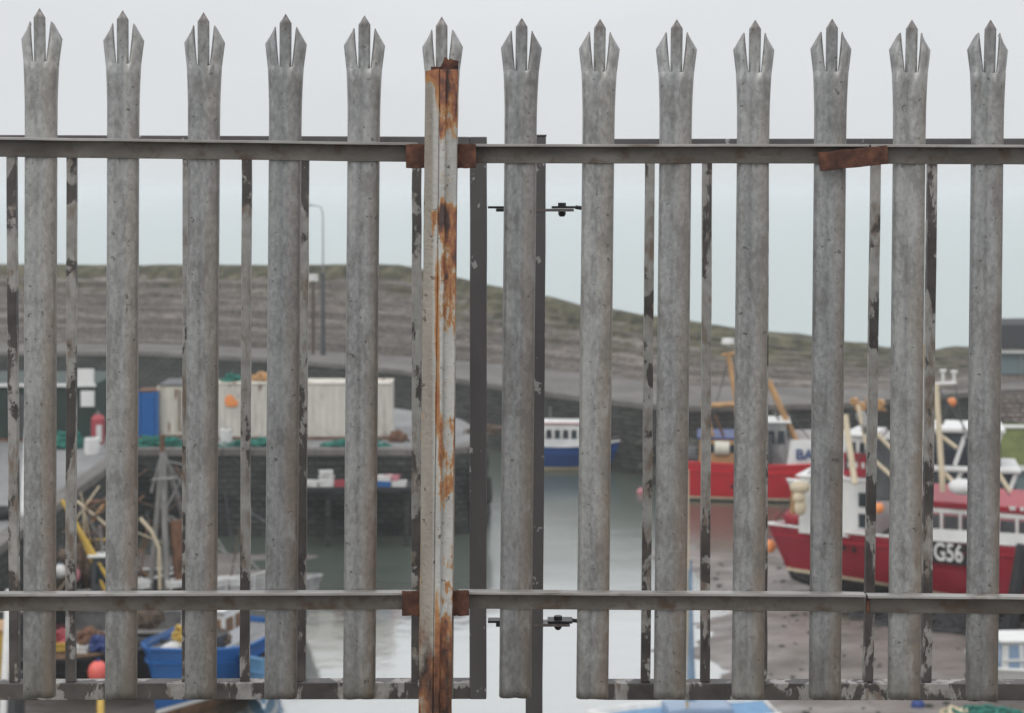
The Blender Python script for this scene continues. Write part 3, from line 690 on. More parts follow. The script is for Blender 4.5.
def wheelhouse(par, x0, x1, hw, z0, z1, wall, roofm, nwin=4, wz=(.5, .85), taper=.12, name='wheelhouse', winm=None, rooft=.07):
    mb = MB(); tp = taper
    v = [(x0, -hw, z0), (x1, -hw, z0), (x1, hw, z0), (x0, hw, z0), (x0 + tp*.4, -hw + tp*.5, z1), (x1 - tp, -hw + tp*.5, z1), (x1 - tp, hw - tp*.5, z1), (x0 + tp*.4, hw - tp*.5, z1)]
    mb.add(v, [(3,2,1,0),(4,5,6,7),(0,1,5,4),(1,2,6,5),(2,3,7,6),(3,0,4,7)])
    o = mb.build(name, wall, par, bevel=.03)
    H = z1 - z0; za = z0 + H * wz[0]; zb = z0 + H * wz[1]
    def yy(z): return hw - tp*.5 * (z - z0) / H + .004
    L = x1 - x0 - .25
    for s in (-1, 1):
        for i in range(nwin):
            a = x0 + .12 + L * i / nwin + .06; b = x0 + .12 + L * (i + 1) / nwin - .06
            mb = MB(); th = .02
            mb.add([(a, s*yy(za), za), (b, s*yy(za), za), (b - .02, s*yy(zb), zb), (a + .02, s*yy(zb), zb), (a, s*(yy(za)+th), za), (b, s*(yy(za)+th), za), (b - .02, s*(yy(zb)+th), zb), (a + .02, s*(yy(zb)+th), zb)],
                   [(0,1,2,3),(4,5,6,7),(0,1,5,4),(1,2,6,5),(2,3,7,6),(3,0,4,7)]); mb.build('window', winm or M['glass'], o)
    nf = max(2, int(hw * 2 / .6))
    for ex, sg in ((x1, 1), (x0, -1)):
        for i in range(nf):
            a = -hw + .1 + (2*hw - .2) * i / nf + .05; b = -hw + .1 + (2*hw - .2) * (i + 1) / nf - .05
            def xx(z): return ex - (tp if sg > 0 else -tp*.4) * (z - z0) / H + sg * .004
            mb = MB(); th = .02*sg
            mb.add([(xx(za), a, za), (xx(za), b, za), (xx(zb), b, zb), (xx(zb), a, zb), (xx(za)+th, a, za), (xx(za)+th, b, za), (xx(zb)+th, b, zb), (xx(zb)+th, a, zb)],
                   [(0,1,2,3),(4,5,6,7),(0,1,5,4),(1,2,6,5),(2,3,7,6),(3,0,4,7)]); mb.build('window', winm or M['glass'], o)
    mb = MB(); mb.box(x0 - .08, x1 + .1, -hw - .05, hw + .05, z1 + .003, z1 + rooft); mb.build('roof', roofm, o, bevel=.02)
    return o
def pole(par, pts, r, mat, name='mast', n=8):
    mb = MB(); mb.tube(pts, r, n); return mb.build(name, mat, par)
def boat(name, px, D, z, heading, label, cat='fishing boat'):
    return empty(name, G(px, D, z), R(heading), label, cat)
def local(e, p):
    c, s = math.cos(-e.rotation_euler.z), math.sin(-e.rotation_euler.z); d = Vector(p) - Vector(e.location)
    return Vector((d.x * c - d.y * s, d.x * s + d.y * c, d.z))
def LP(e, px, py, D): return local(e, P(px, py, D))
def buoy(p, r, mat, label, name='buoy'):
    e = empty(name, p, 0, label, 'buoy'); mb = MB(); mb.ball((0, 0, 0), r, 14, 0, (1, 1, 1.12)); mb.build('body', mat, e, smooth=True)
    mb = MB(); mb.tube([(0, 0, r * 1.05), (0, 0, r * 1.32)], r * .2, 8); mb.build('eye', M['dblue'], e); return e
def railing(par, pts, h, mat, name='railing', n=1):
    mb = MB(); pts = [Vector(p) for p in pts]
    for k in range(1, n + 1): mb.tube([p + Vector((0, 0, h * k / n)) for p in pts], .022, 5)
    for a, b in zip(pts, pts[1:]):
        m = max(1, int((b - a).length / .8))
        for i in range(m + 1): q = a.lerp(b, i / m); mb.tube([q, q + Vector((0, 0, h))], .018, 5)
    return mb.build(name, mat, par)

# --- small blue and white boat by the far quay
b = boat('motor_boat', 567, 91.2, -.12, -4, 'small blue and white cabin boat moored below the far quay', 'boat')
make_hull(b, 5.9, 2.3, .22, 1.46, .35, (M['mblue'], M['cream'], M['cream']), keel0=-.1, rake=.5, capmat=M['white'], bul=.2)
wheelhouse(b, -2.6, 1.2, .85, 1.25, 2.68, M['white'], M['white'], 8, (.45, .78), rooft=.05)
mb = MB(); mb.box(-2.69, 1.3, -.925, -.9025, 2.70, 2.745); mb.build('roof_edge', M['scarlet'], b)
mb = MB(); mb.box(1.35, 2.2, -.6, .6, 1.3, 1.9); mb.build('cuddy', M['white'], b, bevel=.08)
pole(b, [(-.9, 0, 2.8), (-.9, 0, 3.5)], .03, M['steel']); railing(b, [(1.4, .8, 1.5), (3.2, .2, 1.65), (3.2, -.2, 1.65), (1.4, -.8, 1.5)], .35, M['steel'])
mb = MB(); mb.box(-3.12, -2.96, -.2, .2, .5, 1.5); mb.build('outboard_motor', M['scarlet'], b, bevel=.05)
buoy(G(641, 84, .05), .22, M['pink'], 'small faded pink buoy floating before the far quay')

# --- far scarlet trawler (bow to the right)
b = boat('trawler', 786, 82.6, -.9, -7, 'scarlet trawler with ochre gantries and a white bow shield lying afloat')
sh_, bh_ = make_hull(b, 11.0, 3.7, 1.0, 2.72, .75, (M['scarlet'], M['cream'], M['keel']), keel0=0, rake=1.0, capmat=M['scarlet'], bul=.5)
wheelhouse(b, -4.2, -1.4, 1.45, 2.2, 3.95, M['orange'], M['dblue'], 3, (.62, .85))
wheelhouse(b, -1.1, .1, 1.0, 2.2, 4.7, M['grey'], M['white'], 2, (.6, .85), name='galley_house')
# white bow shield
mb = MB()
pts = [(-.05, 1.78), (1.6, 1.72), (3.2, 1.5), (4.7, 1.0), (6.0, .05)]
v = []
for (x, y) in pts: v += [(x, y, 2.74 + .1 * max(0, x - .5)), (x + (.22 if x < 1 else .0), y * .96, 4.0 + .04 * x)]
for (x, y) in pts[::-1]: v += [(x, -y, 2.74 + .1 * max(0, x - .5)), (x + (.22 if x < 1 else .0), -y * .96, 4.0 + .04 * x)]
mb.add(v, [(2*i, 2*i+2, 2*i+3, 2*i+1) for i in range(len(v)//2 - 1)])
o = mb.build('bow_shield', M['white'], b); md = o.modifiers.new('thick', 'SOLIDIFY'); md.thickness = .05
text_part('BA', .70, M['dblue'], b, Matrix.Translation((.80, -1.86, 3.32)) @ Matrix.Rotation(R(2), 4, 'Z') @ Matrix.Rotation(R(90), 4, 'X'), 'registration_letters')
mb = MB()
for i, wd in enumerate((.16, .1, .14, .12)): mb.box(1.1 + i * .2, 1.1 + i * .2 + wd, -1.93, -1.86, 2.42, 2.56)
mb.build('name_lettering', M['white'], b)
for (x, z) in ((-2.6, 1.75), (.2, 1.85), (3.0, 1.95)):
    mb = MB(); mb.tube([(x, -1.845, z), (x, -1.74, z)], .1, 8); mb.build('scupper', M['keel'], b)
gm = M['orange']
def seg(e, a, c, r, m, nm='spar', D=None): return pole(e, [LP(e, *a), LP(e, *c)], r, m, nm)
seg(b, (703, 403, 82), (716, 452, 82), .13, gm, 'gantry_leg'); seg(b, (702, 406, 82), (738, 404, 82), .13, gm, 'gantry_beam'); seg(b, (736, 404, 82), (742, 452, 82), .13, gm, 'gantry_leg')
seg(b, (728, 352, 82.4), (737, 404, 82.2), .13, gm, 'mast'); seg(b, (722, 355, 82.4), (736, 353, 82.4), .08, gm, 'crosstree'); seg(b, (730, 452, 82), (715, 415, 82), .07, M['rustm'], 'strut')
seg(b, (768, 380, 82.4), (797, 443, 82.2), .15, gm, 'derrick'); seg(b, (759, 375, 82.8), (757, 440, 82.8), .12, M['dgrey'], 'mast')
seg(b, (775, 412, 82.3), (790, 440, 82.3), .05, M['steel'], 'stay')
p = LP(b, 728, 341, 82.4); mb = MB(); mb.tube([p + Vector((0,0,-.2)), p + Vector((0,0,-.12)), p + Vector((0,0,.12))], [.1, .32, .28], 10); mb.build('radar', M['white'], b)
p = LP(b, 722, 448, 81.5); mb = MB(); mb.tube([p + Vector((-.35,0,0)), p + Vector((.35,0,0))], .34, 14); mb.build('net_drum', M['stained'], b)
mb = MB(); mb.box(-5.2, -3.8, -1.2, 1.2, 2.2, 3.0); mb.ball((-4.5, 0, 3.0), .7, 10, 0, (1, 1.3, .5)); mb.build('net_pile', M['dgrey'], b)
mb = MB(); mb.box(-.9, -.7, -1.5, 1.5, 2.2, 4.1); mb.build('trawl_gear', M['dgrey'], b)
pole(b, [(-1.0, 1.1, 2.2), (-1.0, 1.1, 5.2)], .06, M['dblue'])
for a_, c_ in (((730, 354, 82.4), (700, 462, 82)), ((731, 354, 82.4), (793, 440, 82)), ((759, 376, 82.6), (812, 442, 82)), ((759, 376, 82.6), (738, 404, 82.2)), ((769, 382, 82.4), (716, 410, 82.2))):
    seg(b, a_, c_, .028, M['dgrey'], 'rigging_wire')

# --- crimson trawler aground in the mud (bow left)
CH = 154
c = boat('trawler', 0, 60, 0, CH, 'crimson trawler numbered G56 aground on the mud, stern towards the fence')
tip = G(768, 64, 0); Lc = 16.0; hd = Vector((math.cos(R(CH)), math.sin(R(CH)), 0)); c.location = tip - hd * (Lc / 2 + .9); c.location.z = 0.0
sh_, bh_ = make_hull(c, Lc, 4.9, .74, 2.93, -.50, (M['red'], M['cream'], M['keel']), keel0=0.0, rake=.9, full=.17, capmat=M['white'], bul=.35, nst=36)
def atx(px, side=1):
    """local x where the hull's near side is seen at column px"""
    best = None
    for i in range(400):
        t = i / 399; x = (t - .5) * Lc; y = bh_(t) * side; w = Vector(c.location) + Matrix.Rotation(R(CH), 3, 'Z') @ Vector((x, y, 2))
        q = abs(512 + w.x / w.y * F - px)
        if best is None or q < best[0]: best = (q, x, w.y, t)
    return best[1:]
# white wheelhouse block forward with a smaller one on top
xa = atx(806)[0]; xb = atx(872)[0]
o = wheelhouse(c, xb, xa, 1.5, 2.5, 4.55, M['white'], M['white'], 3, (.68, .68 + .001), taper=.05, name='forecastle_house')
for ch in list(o.children):
    if ch.name.startswith('window'): bpy.data.objects.remove(ch)
mb = MB()
for k in range(2): mb.box(xb + .25, xb + .55, 1.5, 1.53, 2.9 + k * .75, 3.4 + k * .75)
mb.build('window', M['glass'], o)
xc = atx(843)[0]; xd = atx(868)[0]
o2 = wheelhouse(c, xd + .1, xc, 1.1, 4.63, 6.1, M['white'], M['white'], 2, (.6, .85), taper=.25, name='wheelhouse')
p = local(c, G(856, 60, 0))
mb = MB(); mb.box(xd + .05, xc + .05, 1.1, 1.16, 4.66, 5.5); mb.build('nameboard', M['red'], o2)
mb = MB()
for i, wd in enumerate((.12, .2, .1, .16)): mb.box(xd + .25 + i * .26, xd + .25 + i * .26 + wd, 1.165, 1.18, 4.98, 5.18)
mb.build('name_lettering', M['white'], o2)
# gear on top of the wheelhouse
mb = MB(); q = LP(c, 853, 412, 60)
mb.tube([(q.x - .55, 0, q.z - .2), (q.x + .55, 0, q.z - .1)], .07, 6)
for k_, (dx, dz, rr_) in enumerate(((-.45, .1, .2), (-.1, .22, .16), (.25, -.05, .22), (.5, .15, .15))): mb.tube([(q.x + dx, .1, q.z + dz), (q.x + dx + .05, .45, q.z + dz - .05)], [rr_ * .6, rr_], 9)
mb.tube([(q.x, 0, 6.1), (q.x, 0, q.z)], .09, 8); mb.build('searchlight_rack', M['orange'], c, bevel=.05)
seg(c, (845, 415, 60), (855, 484, 59), .11, M['cream'], 'derrick'); seg(c, (858, 405, 60.5), (866, 445, 60), .06, M['cream'], 'stay')
seg(c, (850, 415, 60), (846, 470, 60), .045, M['dgrey'], 'stay'); seg(c, (861, 415, 61), (868, 430, 60), .2, M['steel'], 'floodlight')
seg(c, (868, 425, 59.5), (905, 462, 59), .07, M['cream'], 'boom'); seg(c, (868, 455, 59.5), (905, 488, 59), .07, M['cream'], 'boom')
seg(c, (884, 440, 60.5), (884, 500, 60), .4, M['dgrey'], 'exhaust_funnel')
# long aft cabin
xe = atx(899)[0]
o3 = wheelhouse(c, -Lc/2 + 1.6, xe, 1.75, 2.45, 3.92, M['pink'], M['red'], 15, (.40, .80), taper=.06, name='aft_cabin', winm=M['dgrey'], rooft=.20)
mb = MB()
Lw = xe - (-Lc/2 + 1.6) - .25
for i in range(16):
    x = -Lc/2 + 1.6 + .12 + Lw * i / 15; mb.box(x - .045, x + .045, 1.76, 1.80, 2.75, 3.85)
mb.box(-Lc/2 + 1.6, xe, 1.762, 1.79, 2.60, 2.80); mb.box(-Lc/2 + 1.6, xe, 1.742, 1.77, 3.72, 3.86)
mb.build('window_frame', M['white'], o3)
mb = MB()
for i, wd in enumerate((.2, .14, .24, .1, .2)): mb.box(atx(1012)[0] + .0 - i * .3, atx(1012)[0] - i * .3 + wd, 1.80, 1.83, 4.02, 4.14)
mb.build('name_lettering', M['white'], o3)
# white bulwark band
mb = MB()
for s in (-1, 1):
    v = []
    for i in range(21):
        t = i / 20 * .66 + .0; x = (t - .5) * Lc; y = s * (bh_(t) + .03); v += [(x, y, sh_(t) - .02), (x, y * .985, sh_(t) + .40)]
    mb.add(v, [(2*i, 2*i+2, 2*i+3, 2*i+1) for i in range(20)])
o = mb.build('bulwark', M['white'], c); md = o.modifiers.new('t', 'SOLIDIFY'); md.thickness = .04
# registration number on a black panel
x0, dy, tt = atx(948); yv = bh_(tt)
mb = MB(); 
def hully(x, z):
    t = x / Lc + .5; k = .05 + .12 * t; s = (z - k) / (sh_(t) - k); return bh_(t) * s ** .17
v = []
for i in range(9):
    x = x0 + 1.05 - i * .2625; v += [(x, hully(x, 2.06) + .03, 2.06), (x, hully(x, 2.8) + .03, 2.82)]
mb.add(v, [(2*i, 2*i+2, 2*i+3, 2*i+1) for i in range(8)]); o = mb.build('number_panel', M['black'], c); md = o.modifiers.new('t', 'SOLIDIFY'); md.thickness = .02
text_part('G56', .88, M['white'], c, Matrix.Translation((x0, hully(x0, 2.4) + .075, 2.45)) @ Matrix.Rotation(R(180), 4, 'Z') @ Matrix.Rotation(R(90 + 7), 4, 'X') @ Matrix.Scale(.66, 4, (1, 0, 0)), 'registration_number', .012)
for px in (786, 799, 843, 853, 866, 905):
    x, dy, tt = atx(px); mb = MB(); y = hully(x, 2.0); mb.ball((x, y * (.995 if tt < .8 else .93), 2.05), .1, 8, 0, (1, 1, 1)); mb.build('scupper', M['keel'], c)
# dark clumps added along the keel to stand for shade under the hull
rw = random.Random(11); mb = MB(); hd2 = Vector((math.cos(R(CH)), math.sin(R(CH)))); nn = Vector((-hd2.y, hd2.x))
for i in range(900):
    x = rw.uniform(-6.5, 5.2); o_ = abs(rw.gauss(0, .75)); y = 2.0 * min(1, bh_(x / Lc + .5) / 2.45) + o_
    p = Vector((c.location.x, c.location.y)) + hd2 * x + nn * y
    if rw.random() < math.exp(-o_ * .9): mb.ball((p.x, p.y, mudh(p.x, p.y) + .06 + .25 * math.exp(-o_ * 2)), rw.uniform(.08, .24), 6, 0, (1.5, 1.1, .6))
tag(mb.build('shade_clumps', M['keel']), 'dark clumps added as shade along the keel of the crimson trawler', 'shade_clumps', kind='stuff')
# bow gear
mb = MB(); x = Lc/2 - .25; mb.ball((x, .1, 2.75), .42, 12, 0, (1.2, 1, .9)); mb.ball((x - .75, .5, 2.85), .38, 12, 0, (1, 1, 1)); mb.build('windlass', M['red'], c, smooth=True)
railing(c, [(Lc/2 - 3.2, 1.5, 2.6), (Lc/2 - .6, .55, 2.5), (Lc/2 + .6, 0, 2.45), (Lc/2 - .6, -.55, 2.5)], .35, M['red'])
# mast with antennas
seg(c, (936, 384, 59), (943, 492, 58.5), .10, M['cream'], 'mast'); seg(c, (917, 385, 59), (956, 383, 59), .06, M['white'], 'crosstree')
for px, y0, y1 in ((919, 378, 385), (943, 371, 383), (954, 372, 384)):
    seg(c, (px, y0, 59), (px, y1, 59), .05, M['white'], 'aerial'); seg(c, (px - 3, y0, 59), (px + 3, y0, 59), .06, M['white'], 'aerial')
seg(c, (925, 222, 59), (922, 345, 59), .025, M['steel'], 'whip_aerial'); seg(c, (922, 345, 59), (923, 366, 59), .13, M['yellow'], 'aerial_base'); seg(c, (923, 366, 59), (924, 496, 59), .05, M['white'], 'aerial_pole')
seg(c, (936, 432, 59), (957, 448, 58.6), .07, M['cream'], 'stay'); seg(c, (941, 470, 58.8), (964, 492, 58.4), .08, M['cream'], 'stay'); seg(c, (995, 468, 58), (1010, 492, 57.8), .08, M['cream'], 'stay')
seg(c, (941, 424, 59), (950, 404, 59), .08, M['dgrey'], 'light_arm')
mb = MB(); p = LP(c, 952, 402, 59); mb.ball(p, .16, 10); mb.build('signal_lamp', M['obuoy'], c, smooth=True)
mb = MB(); p = LP(c, 962, 487, 57.9); mb.ball(p, .4, 12, 0, (1.2, 1, .7)); mb.build('liferaft', M['white'], c, smooth=True)
# legs/struts at the stern shading the hull
seg(c, (1024, 545, 56.2), (1008, 640, 56.2), .25, M['keel'], 'support_leg')
buoy(P(769.5, 546, 64.4) , .24, M['obuoy'], 'orange buoy hanging from the crimson trawler bow', 'buoy')
buoy(P(879, 508, 56.9), .17, M['obuoy'], 'orange buoy beside the white house of the crimson trawler', 'buoy')
e = empty('rope_fender', P(800, 497, 61.2), 0, 'cream and ochre rope fender hanging at the trawler forecastle', 'fender')
mb = MB(); mb.ball((0, 0, .35), .38, 12, 0, (1, .7, .6)); mb.ball((-.05, 0, .0), .25, 10); mb.ball((.0, 0, -.35), .24, 10, 0, (1, .8, 1.4)); mb.build('body', M['cream'], e, smooth=True)
mb = MB(); mb.tube([(-.25, 0, .3), (-.28, 0, -.6)], .07, 7); mb.build('rope', M['orange'], e)

for k_, (a_, c_) in enumerate((((937, 386, 59), (1010, 496, 57)), ((936, 386, 59), (846, 470, 60.5)), ((939, 400, 59), (905, 492, 58.5)), ((855, 408, 60), (776, 520, 63.5)), ((852, 408, 60), (808, 486, 61.5)), ((955, 384, 59), (975, 492, 57.5)))):
    seg(c, a_, c_, .022, M['dgrey'], 'rigging_wire')
# --- white cabin cruiser behind, black windows
b = boat('cabin_cruiser', 935, 72, -.3, 168, 'white cabin cruiser with raked black windows behind the crimson trawler', 'boat')
make_hull(b, 10, 3.3, .5, 2.3, .5, (M['white'], M['dblue'], M['keel']), rake=1.2, bul=.2)
for z0, z1, x0, x1, hw in ((2.3, 3.6, -3.2, 1.9, 1.35), (3.85, 5.2, -2.6, .7, 1.15)):
    mb = MB(); v = [(x0, -hw, z0), (x1 + .5, -hw, z0), (x1 + .5, hw, z0), (x0, hw, z0), (x0, -hw*.9, z1), (x1 - .6, -hw*.85, z1), (x1 - .6, hw*.85, z1), (x0, hw*.9, z1)]
    mb.add(v, [(3,2,1,0),(4,5,6,7),(0,1,5,4),(1,2,6,5),(2,3,7,6),(3,0,4,7)]); o = mb.build('superstructure', M['glass'], b, bevel=.04)
    mb = MB(); mb.box(x0 - .2, x1 + .2, -hw - .1, hw + .1, z1 + .003, z1 + .22); mb.build('deckhead', M['white'], o, bevel=.08)
    for s in (-1, 1):
        for x in (x0 + .1, x0 + (x1 - x0) * .45, x1 - .3):
            mb = MB(); mb.tube([(x + .35, s * (hw + .03), z0), (x - .1, s * (hw * .9 + .03), z1)], .09, 6); mb.build('pillar', M['white'], o)

# --- blue boat under the fence (bow towards us)
def heading_boat(name, px, D, zk, ang, label, cat='fishing boat'):
    return boat(name, px, D, zk, ang, label, cat)
b = heading_boat('fishing_boat', 206, 50.2, -.55, -108, 'bright blue fishing boat at the lower left with its bow towards the fence')
make_hull(b, 5.6, 3.1, .9, 2.2, .62, (M['blue'], M['white'], M['wood']), rake=.5, full=.4, capmat=M['blue'], bul=.16)
wheelhouse(b, -1.1, .3, .75, 1.6, 3.2, M['white'], M['white'], 2, (.6, .85), winm=M['wood'])
mb = MB(); mb.tube([(.9, .5, 2.0), (.9, .5, 2.75)], [.5, .62], 12); mb.build('net_hauler', M['dgrey'], b)
mb = MB(); mb.tube([(-2.2, 1.1, 1.7), (-2.2, 1.1, 2.7), (-2.2, -1.1, 2.7), (-2.2, -1.1, 1.7)], .06, 6); mb.build('gallows', M['steel'], b)
mb = MB(); v = b.location; mb.box(1.2, 1.8, -.5, .1, 1.7, 2.5); mb.build('hatch', M['boxwhite'], b, bevel=.04)
heap('rope_pile', Vector(G(181, 48.6, 2.1)), .22, .22, .35, M['yellow'], 'yellow-green rope pile on the foredeck of the bright blue boat', 'rope', 21)
heap('rope_pile', Vector(G(222, 49.3, 1.85)), .3, .3, .3, M['brownnet'], 'brown rope pile on the side deck of the bright blue boat', 'rope', 22)
p = P(226, 668, 46.6); 
e = empty('light_blue_dinghy', G(262, 50.3, -.1), R(-80), 'light blue dinghy tied to the right of the bright blue boat', 'dinghy')
e.name = 'dinghy'
make_hull(e, 4.0, 1.7, .35, 1.55, .25, (M['lblue'], M['white'], M['lblue']), rake=.3, bul=.4)
mb = MB(); mb.box(-.6, -.3, -.7, .7, 1.25, 1.3); mb.box(.6, .9, -.6, .6, 1.25, 1.3); mb.build('thwart', M['wood'], e)
rs0 = random.Random(23)
# gantry boat behind
b = boat('fishing_boat', 190, 57.5, -.6, 6, 'grey-decked boat with a tall grey tripod gantry moored at the quay', 'fishing boat')
make_hull(b, 7.5, 3.0, .9, 2.05, .4, (M['grey'], M['white'], M['keel']), rake=.7, bul=.35, deckmat=M['grey'])
for a_, c_, r_ in (((163, 452, 57.5), (150, 592, 56.8), .09), ((163, 452, 57.5), (167, 600, 56.6), .11), ((163, 452, 57.5), (200, 570, 58.5), .09), ((152, 480, 57), (176, 478, 57), .05)):
    seg(b, a_, c_, r_, M['steel'], 'gantry_leg')
seg(b, (162, 435, 57.5), (163, 470, 57.5), .08, M['rustm'], 'masthead'); pole(b, [LP(b, 140, 518, 56.6), LP(b, 152, 532, 56.6), LP(b, 159, 548, 56.6), LP(b, 160, 590, 56.6)], .06, M['cream'], 'davit')
seg(b, (178, 520, 57.2), (184, 590, 57), .3, M['rustm'], 'trawl_door'); seg(b, (205, 470, 58), (163, 460, 57.5), .03, M['steel'], 'stay'); seg(b, (250, 590, 57), (163, 455, 57.5), .03, M['steel'], 'stay')
for k_ in range(22):
    x_ = rs0.uniform(138, 252); y_ = rs0.uniform(450, 560); a_ = rs0.uniform(-1.0, 1.0); l_ = rs0.uniform(30, 90)
    seg(b, (x_, y_, 57.5 + rs0.uniform(-.6, .8)), (x_ + math.sin(a_) * l_, min(596, y_ + math.cos(a_) * l_), 57), rs0.uniform(.015, .04), M[rs0.choice(['rustm', 'brownnet', 'steel', 'dgrey', 'steel', 'wood'])], 'spar')
wheelhouse(b, -3.2, -2.0, .8, 1.7, 3.4, M['dgrey'], M['white'], 2, (.5, .85))
railing(b, [(-.5, -1.3, 2.1), (2.2, -1.15, 2.3), (3.6, -.4, 2.5)], .5, M['boxwhite'])
for i, (px, mk, lb) in enumerate(((140, 'boxwhite', 'white crate at the left end of the grey deck'), (176, 'boxwhite', 'white crate right of the gantry foot on the grey deck'), (206, 'steel', 'grey crate towards the right of the grey deck'), (222, 'boxwhite', 'white crate near the bow end of the grey deck'), (240, 'boxwhite', 'white crate at the bow of the grey-decked boat'))):
    fishbox(G(px, 56.6 + .1 * i, 1.78), M[mk], lb, random.uniform(-1, 1), .8)
# rust-framed potting boat at far left
b = boat('fishing_boat', 60, 58, -.6, 10, 'cluttered potting boat with rusty frames and yellow poles on the left', 'fishing boat')
make_hull(b, 7.5, 2.9, .9, 2.1, .4, (M['dgrey'], M['pink'], M['keel']), rake=.6, bul=.35, deckmat=M['wood'], capmat=M['boxwhite'])
for a_, c_, r_, mk in (((87, 500, 57.4), (87, 575, 57.4), .06, 'rustm'), ((87, 502, 57.4), (128, 500, 57.4), .06, 'rustm'), ((126, 500, 57.4), (126, 575, 57.4), .06, 'rustm'), ((78, 562, 57.2), (128, 558, 57.2), .05, 'rustm'),
                       ((62, 500, 57), (108, 578, 56.4), .075, 'yellow'), ((78, 528, 56.8), (106, 592, 56.4), .07, 'yellow'), ((90, 524, 57.2), (128, 470, 58), .06, 'orange'), ((88, 541, 57.2), (130, 538, 57.2), .06, 'yellow'), ((88, 548, 57.2), (130, 546, 57.2), .05, 'boxwhite')):
    seg(b, a_, c_, r_, M[mk], 'spar')
rs = random.Random(17)
for k_ in range(26):
    x_ = rs.uniform(70, 132); y_ = rs.uniform(485, 560); a_ = rs.uniform(-1.3, 1.3); l_ = rs.uniform(20, 55)
    seg(b, (x_, y_, 57 + rs.uniform(-.6, .8)), (x_ + math.sin(a_) * l_, min(592, y_ + math.cos(a_) * l_), 57), rs.uniform(.018, .045), M[rs.choice(['rustm', 'brownnet', 'cream', 'dgrey', 'steel', 'wood'])], 'spar')
mb = MB(); p = LP(b, 72, 545, 57.6); mb.box(p.x - .5, p.x + .5, -.6, .6, 1.7, 3.3); mb.build('pot_stack', M['brownnet'], b, bevel=.1)
mb = MB(); p = LP(b, 112, 568, 57.6); mb.box(p.x - .6, p.x + .6, -.7, .7, 1.7, 2.7); mb.build('locker', M['cream'], b, bevel=.05)
heap('net_heap', G(104, 57.6, 1.9), 1.1, .7, 1.7, M['brownnet'], 'brown net heap amid the rusty frames on the potting boat', 'net', 31)
buoy(G(60, 56.4, 2.35), .22, M['boxwhite'], 'white buoy on the rail of the potting boat')
buoy(G(73, 56.5, 2.2), .25, M['pink'], 'faded pink buoy on the rail of the potting boat')
# black-hulled boat below it
b = boat('fishing_boat', 62, 50.5, -.6, -6, 'black-hulled fishing boat with coloured gear at the bottom left', 'fishing boat')
make_hull(b, 5.6, 2.6, .8, 1.9, .35, (M['keel'], M['rustm'], M['keel']), rake=.6, bul=.4, deckmat=M['wood'], capmat=M['dgrey'])
wheelhouse(b, -2.3, -1.0, .8, 1.6, 3.2, M['dgrey'], M['steel'], 2, (.5, .85))
buoy(P(98, 672, 48.2), .29, M['buoy'], 'salmon pink buoy hanging on the black-hulled boat')
heap('rope_pile', G(88, 49.4, 1.7), .6, .5, .6, M['rustm'], 'big rust-orange rope pile on the black-hulled boat', 'rope', 41)
heap('rope_pile', G(66, 49.3, 1.7), .45, .4, .5, M['boxred'], 'red rope pile on the black-hulled boat', 'rope', 42)
heap('rope_pile', G(100, 49.0, 1.75), .4, .4, .35, M['dblue'], 'blue rope pile at the bow of the black-hulled boat', 'rope', 43)
heap('net_heap', G(146, 50.5, 2.1), .6, .5, .9, M['brownnet'], 'dark net heap between the black-hulled and bright blue boats', 'net', 44)
fishbox(G(58, 49.0, 1.75), M['yellow'], 'yellow fish box on the black-hulled boat', .2, .8)
fishbox(G(80, 48.9, 1.72), M['boxwhite'], 'white fish box between the rope piles of the black-hulled boat', -.2, .7)
seg2 = lambda nm, a_, c_, r_, mk, lab: tag(pole(None, [P(*a_), P(*c_)], r_, M[mk], nm), lab, 'pole')
seg2('mooring_pole', (27, 428, 62), (17, 640, 55), .085, 'boxwhite', 'tall leaning white pole at the far left')
seg2('mooring_pole', (9, 590, 47), (2, 735, 45), .10, 'boxwhite', 'short thick white pole in the bottom left corner')
seg2('mooring_pole', (101, 690, 46.8), (100, 745, 45.5), .10, 'yellow', 'yellow pole standing beside the salmon pink buoy')
e = empty('skip', G(-2, 47, 1.6), 0, 'yellow bin at the very left edge', 'bin')
mb = MB(); v = [(-.5,-.4,0),(.3,-.4,0),(.3,.4,0),(-.5,.4,0),(-.6,-.5,1.3),(.4,-.5,1.3),(.4,.5,1.3),(-.6,.5,1.3)]
mb.add(v, [(3,2,1,0),(0,1,5,4),(1,2,6,5),(2,3,7,6),(3,0,4,7),(4,5,6,7)]); mb.build('body', M['yellow'], e, bevel=.03); mb = MB(); mb.box(-.65, .45, -.55, .55, 1.303, 1.38); mb.build('rim', M['orange'], e)
e.name = 'rubbish_bin'
mb = MB(); mb.box(-.8, .6, -.5, .5, -1.7, -.01); mb.build('stand', M['dgrey'], e)
# tyre / car hint on the left asphalt
e = empty('tyre', G(0, 58.5, qz + .02), 0, 'black tyre lying on the near quay asphalt', 'tyre')
mb = MB(); mb.tube([(math.cos(a_ * math.pi / 8) * .42, math.sin(a_ * math.pi / 8) * .42, .17) for a_ in range(17)], .17, 8, cap=False); mb.build('ring', M['rubber'], e, smooth=True)

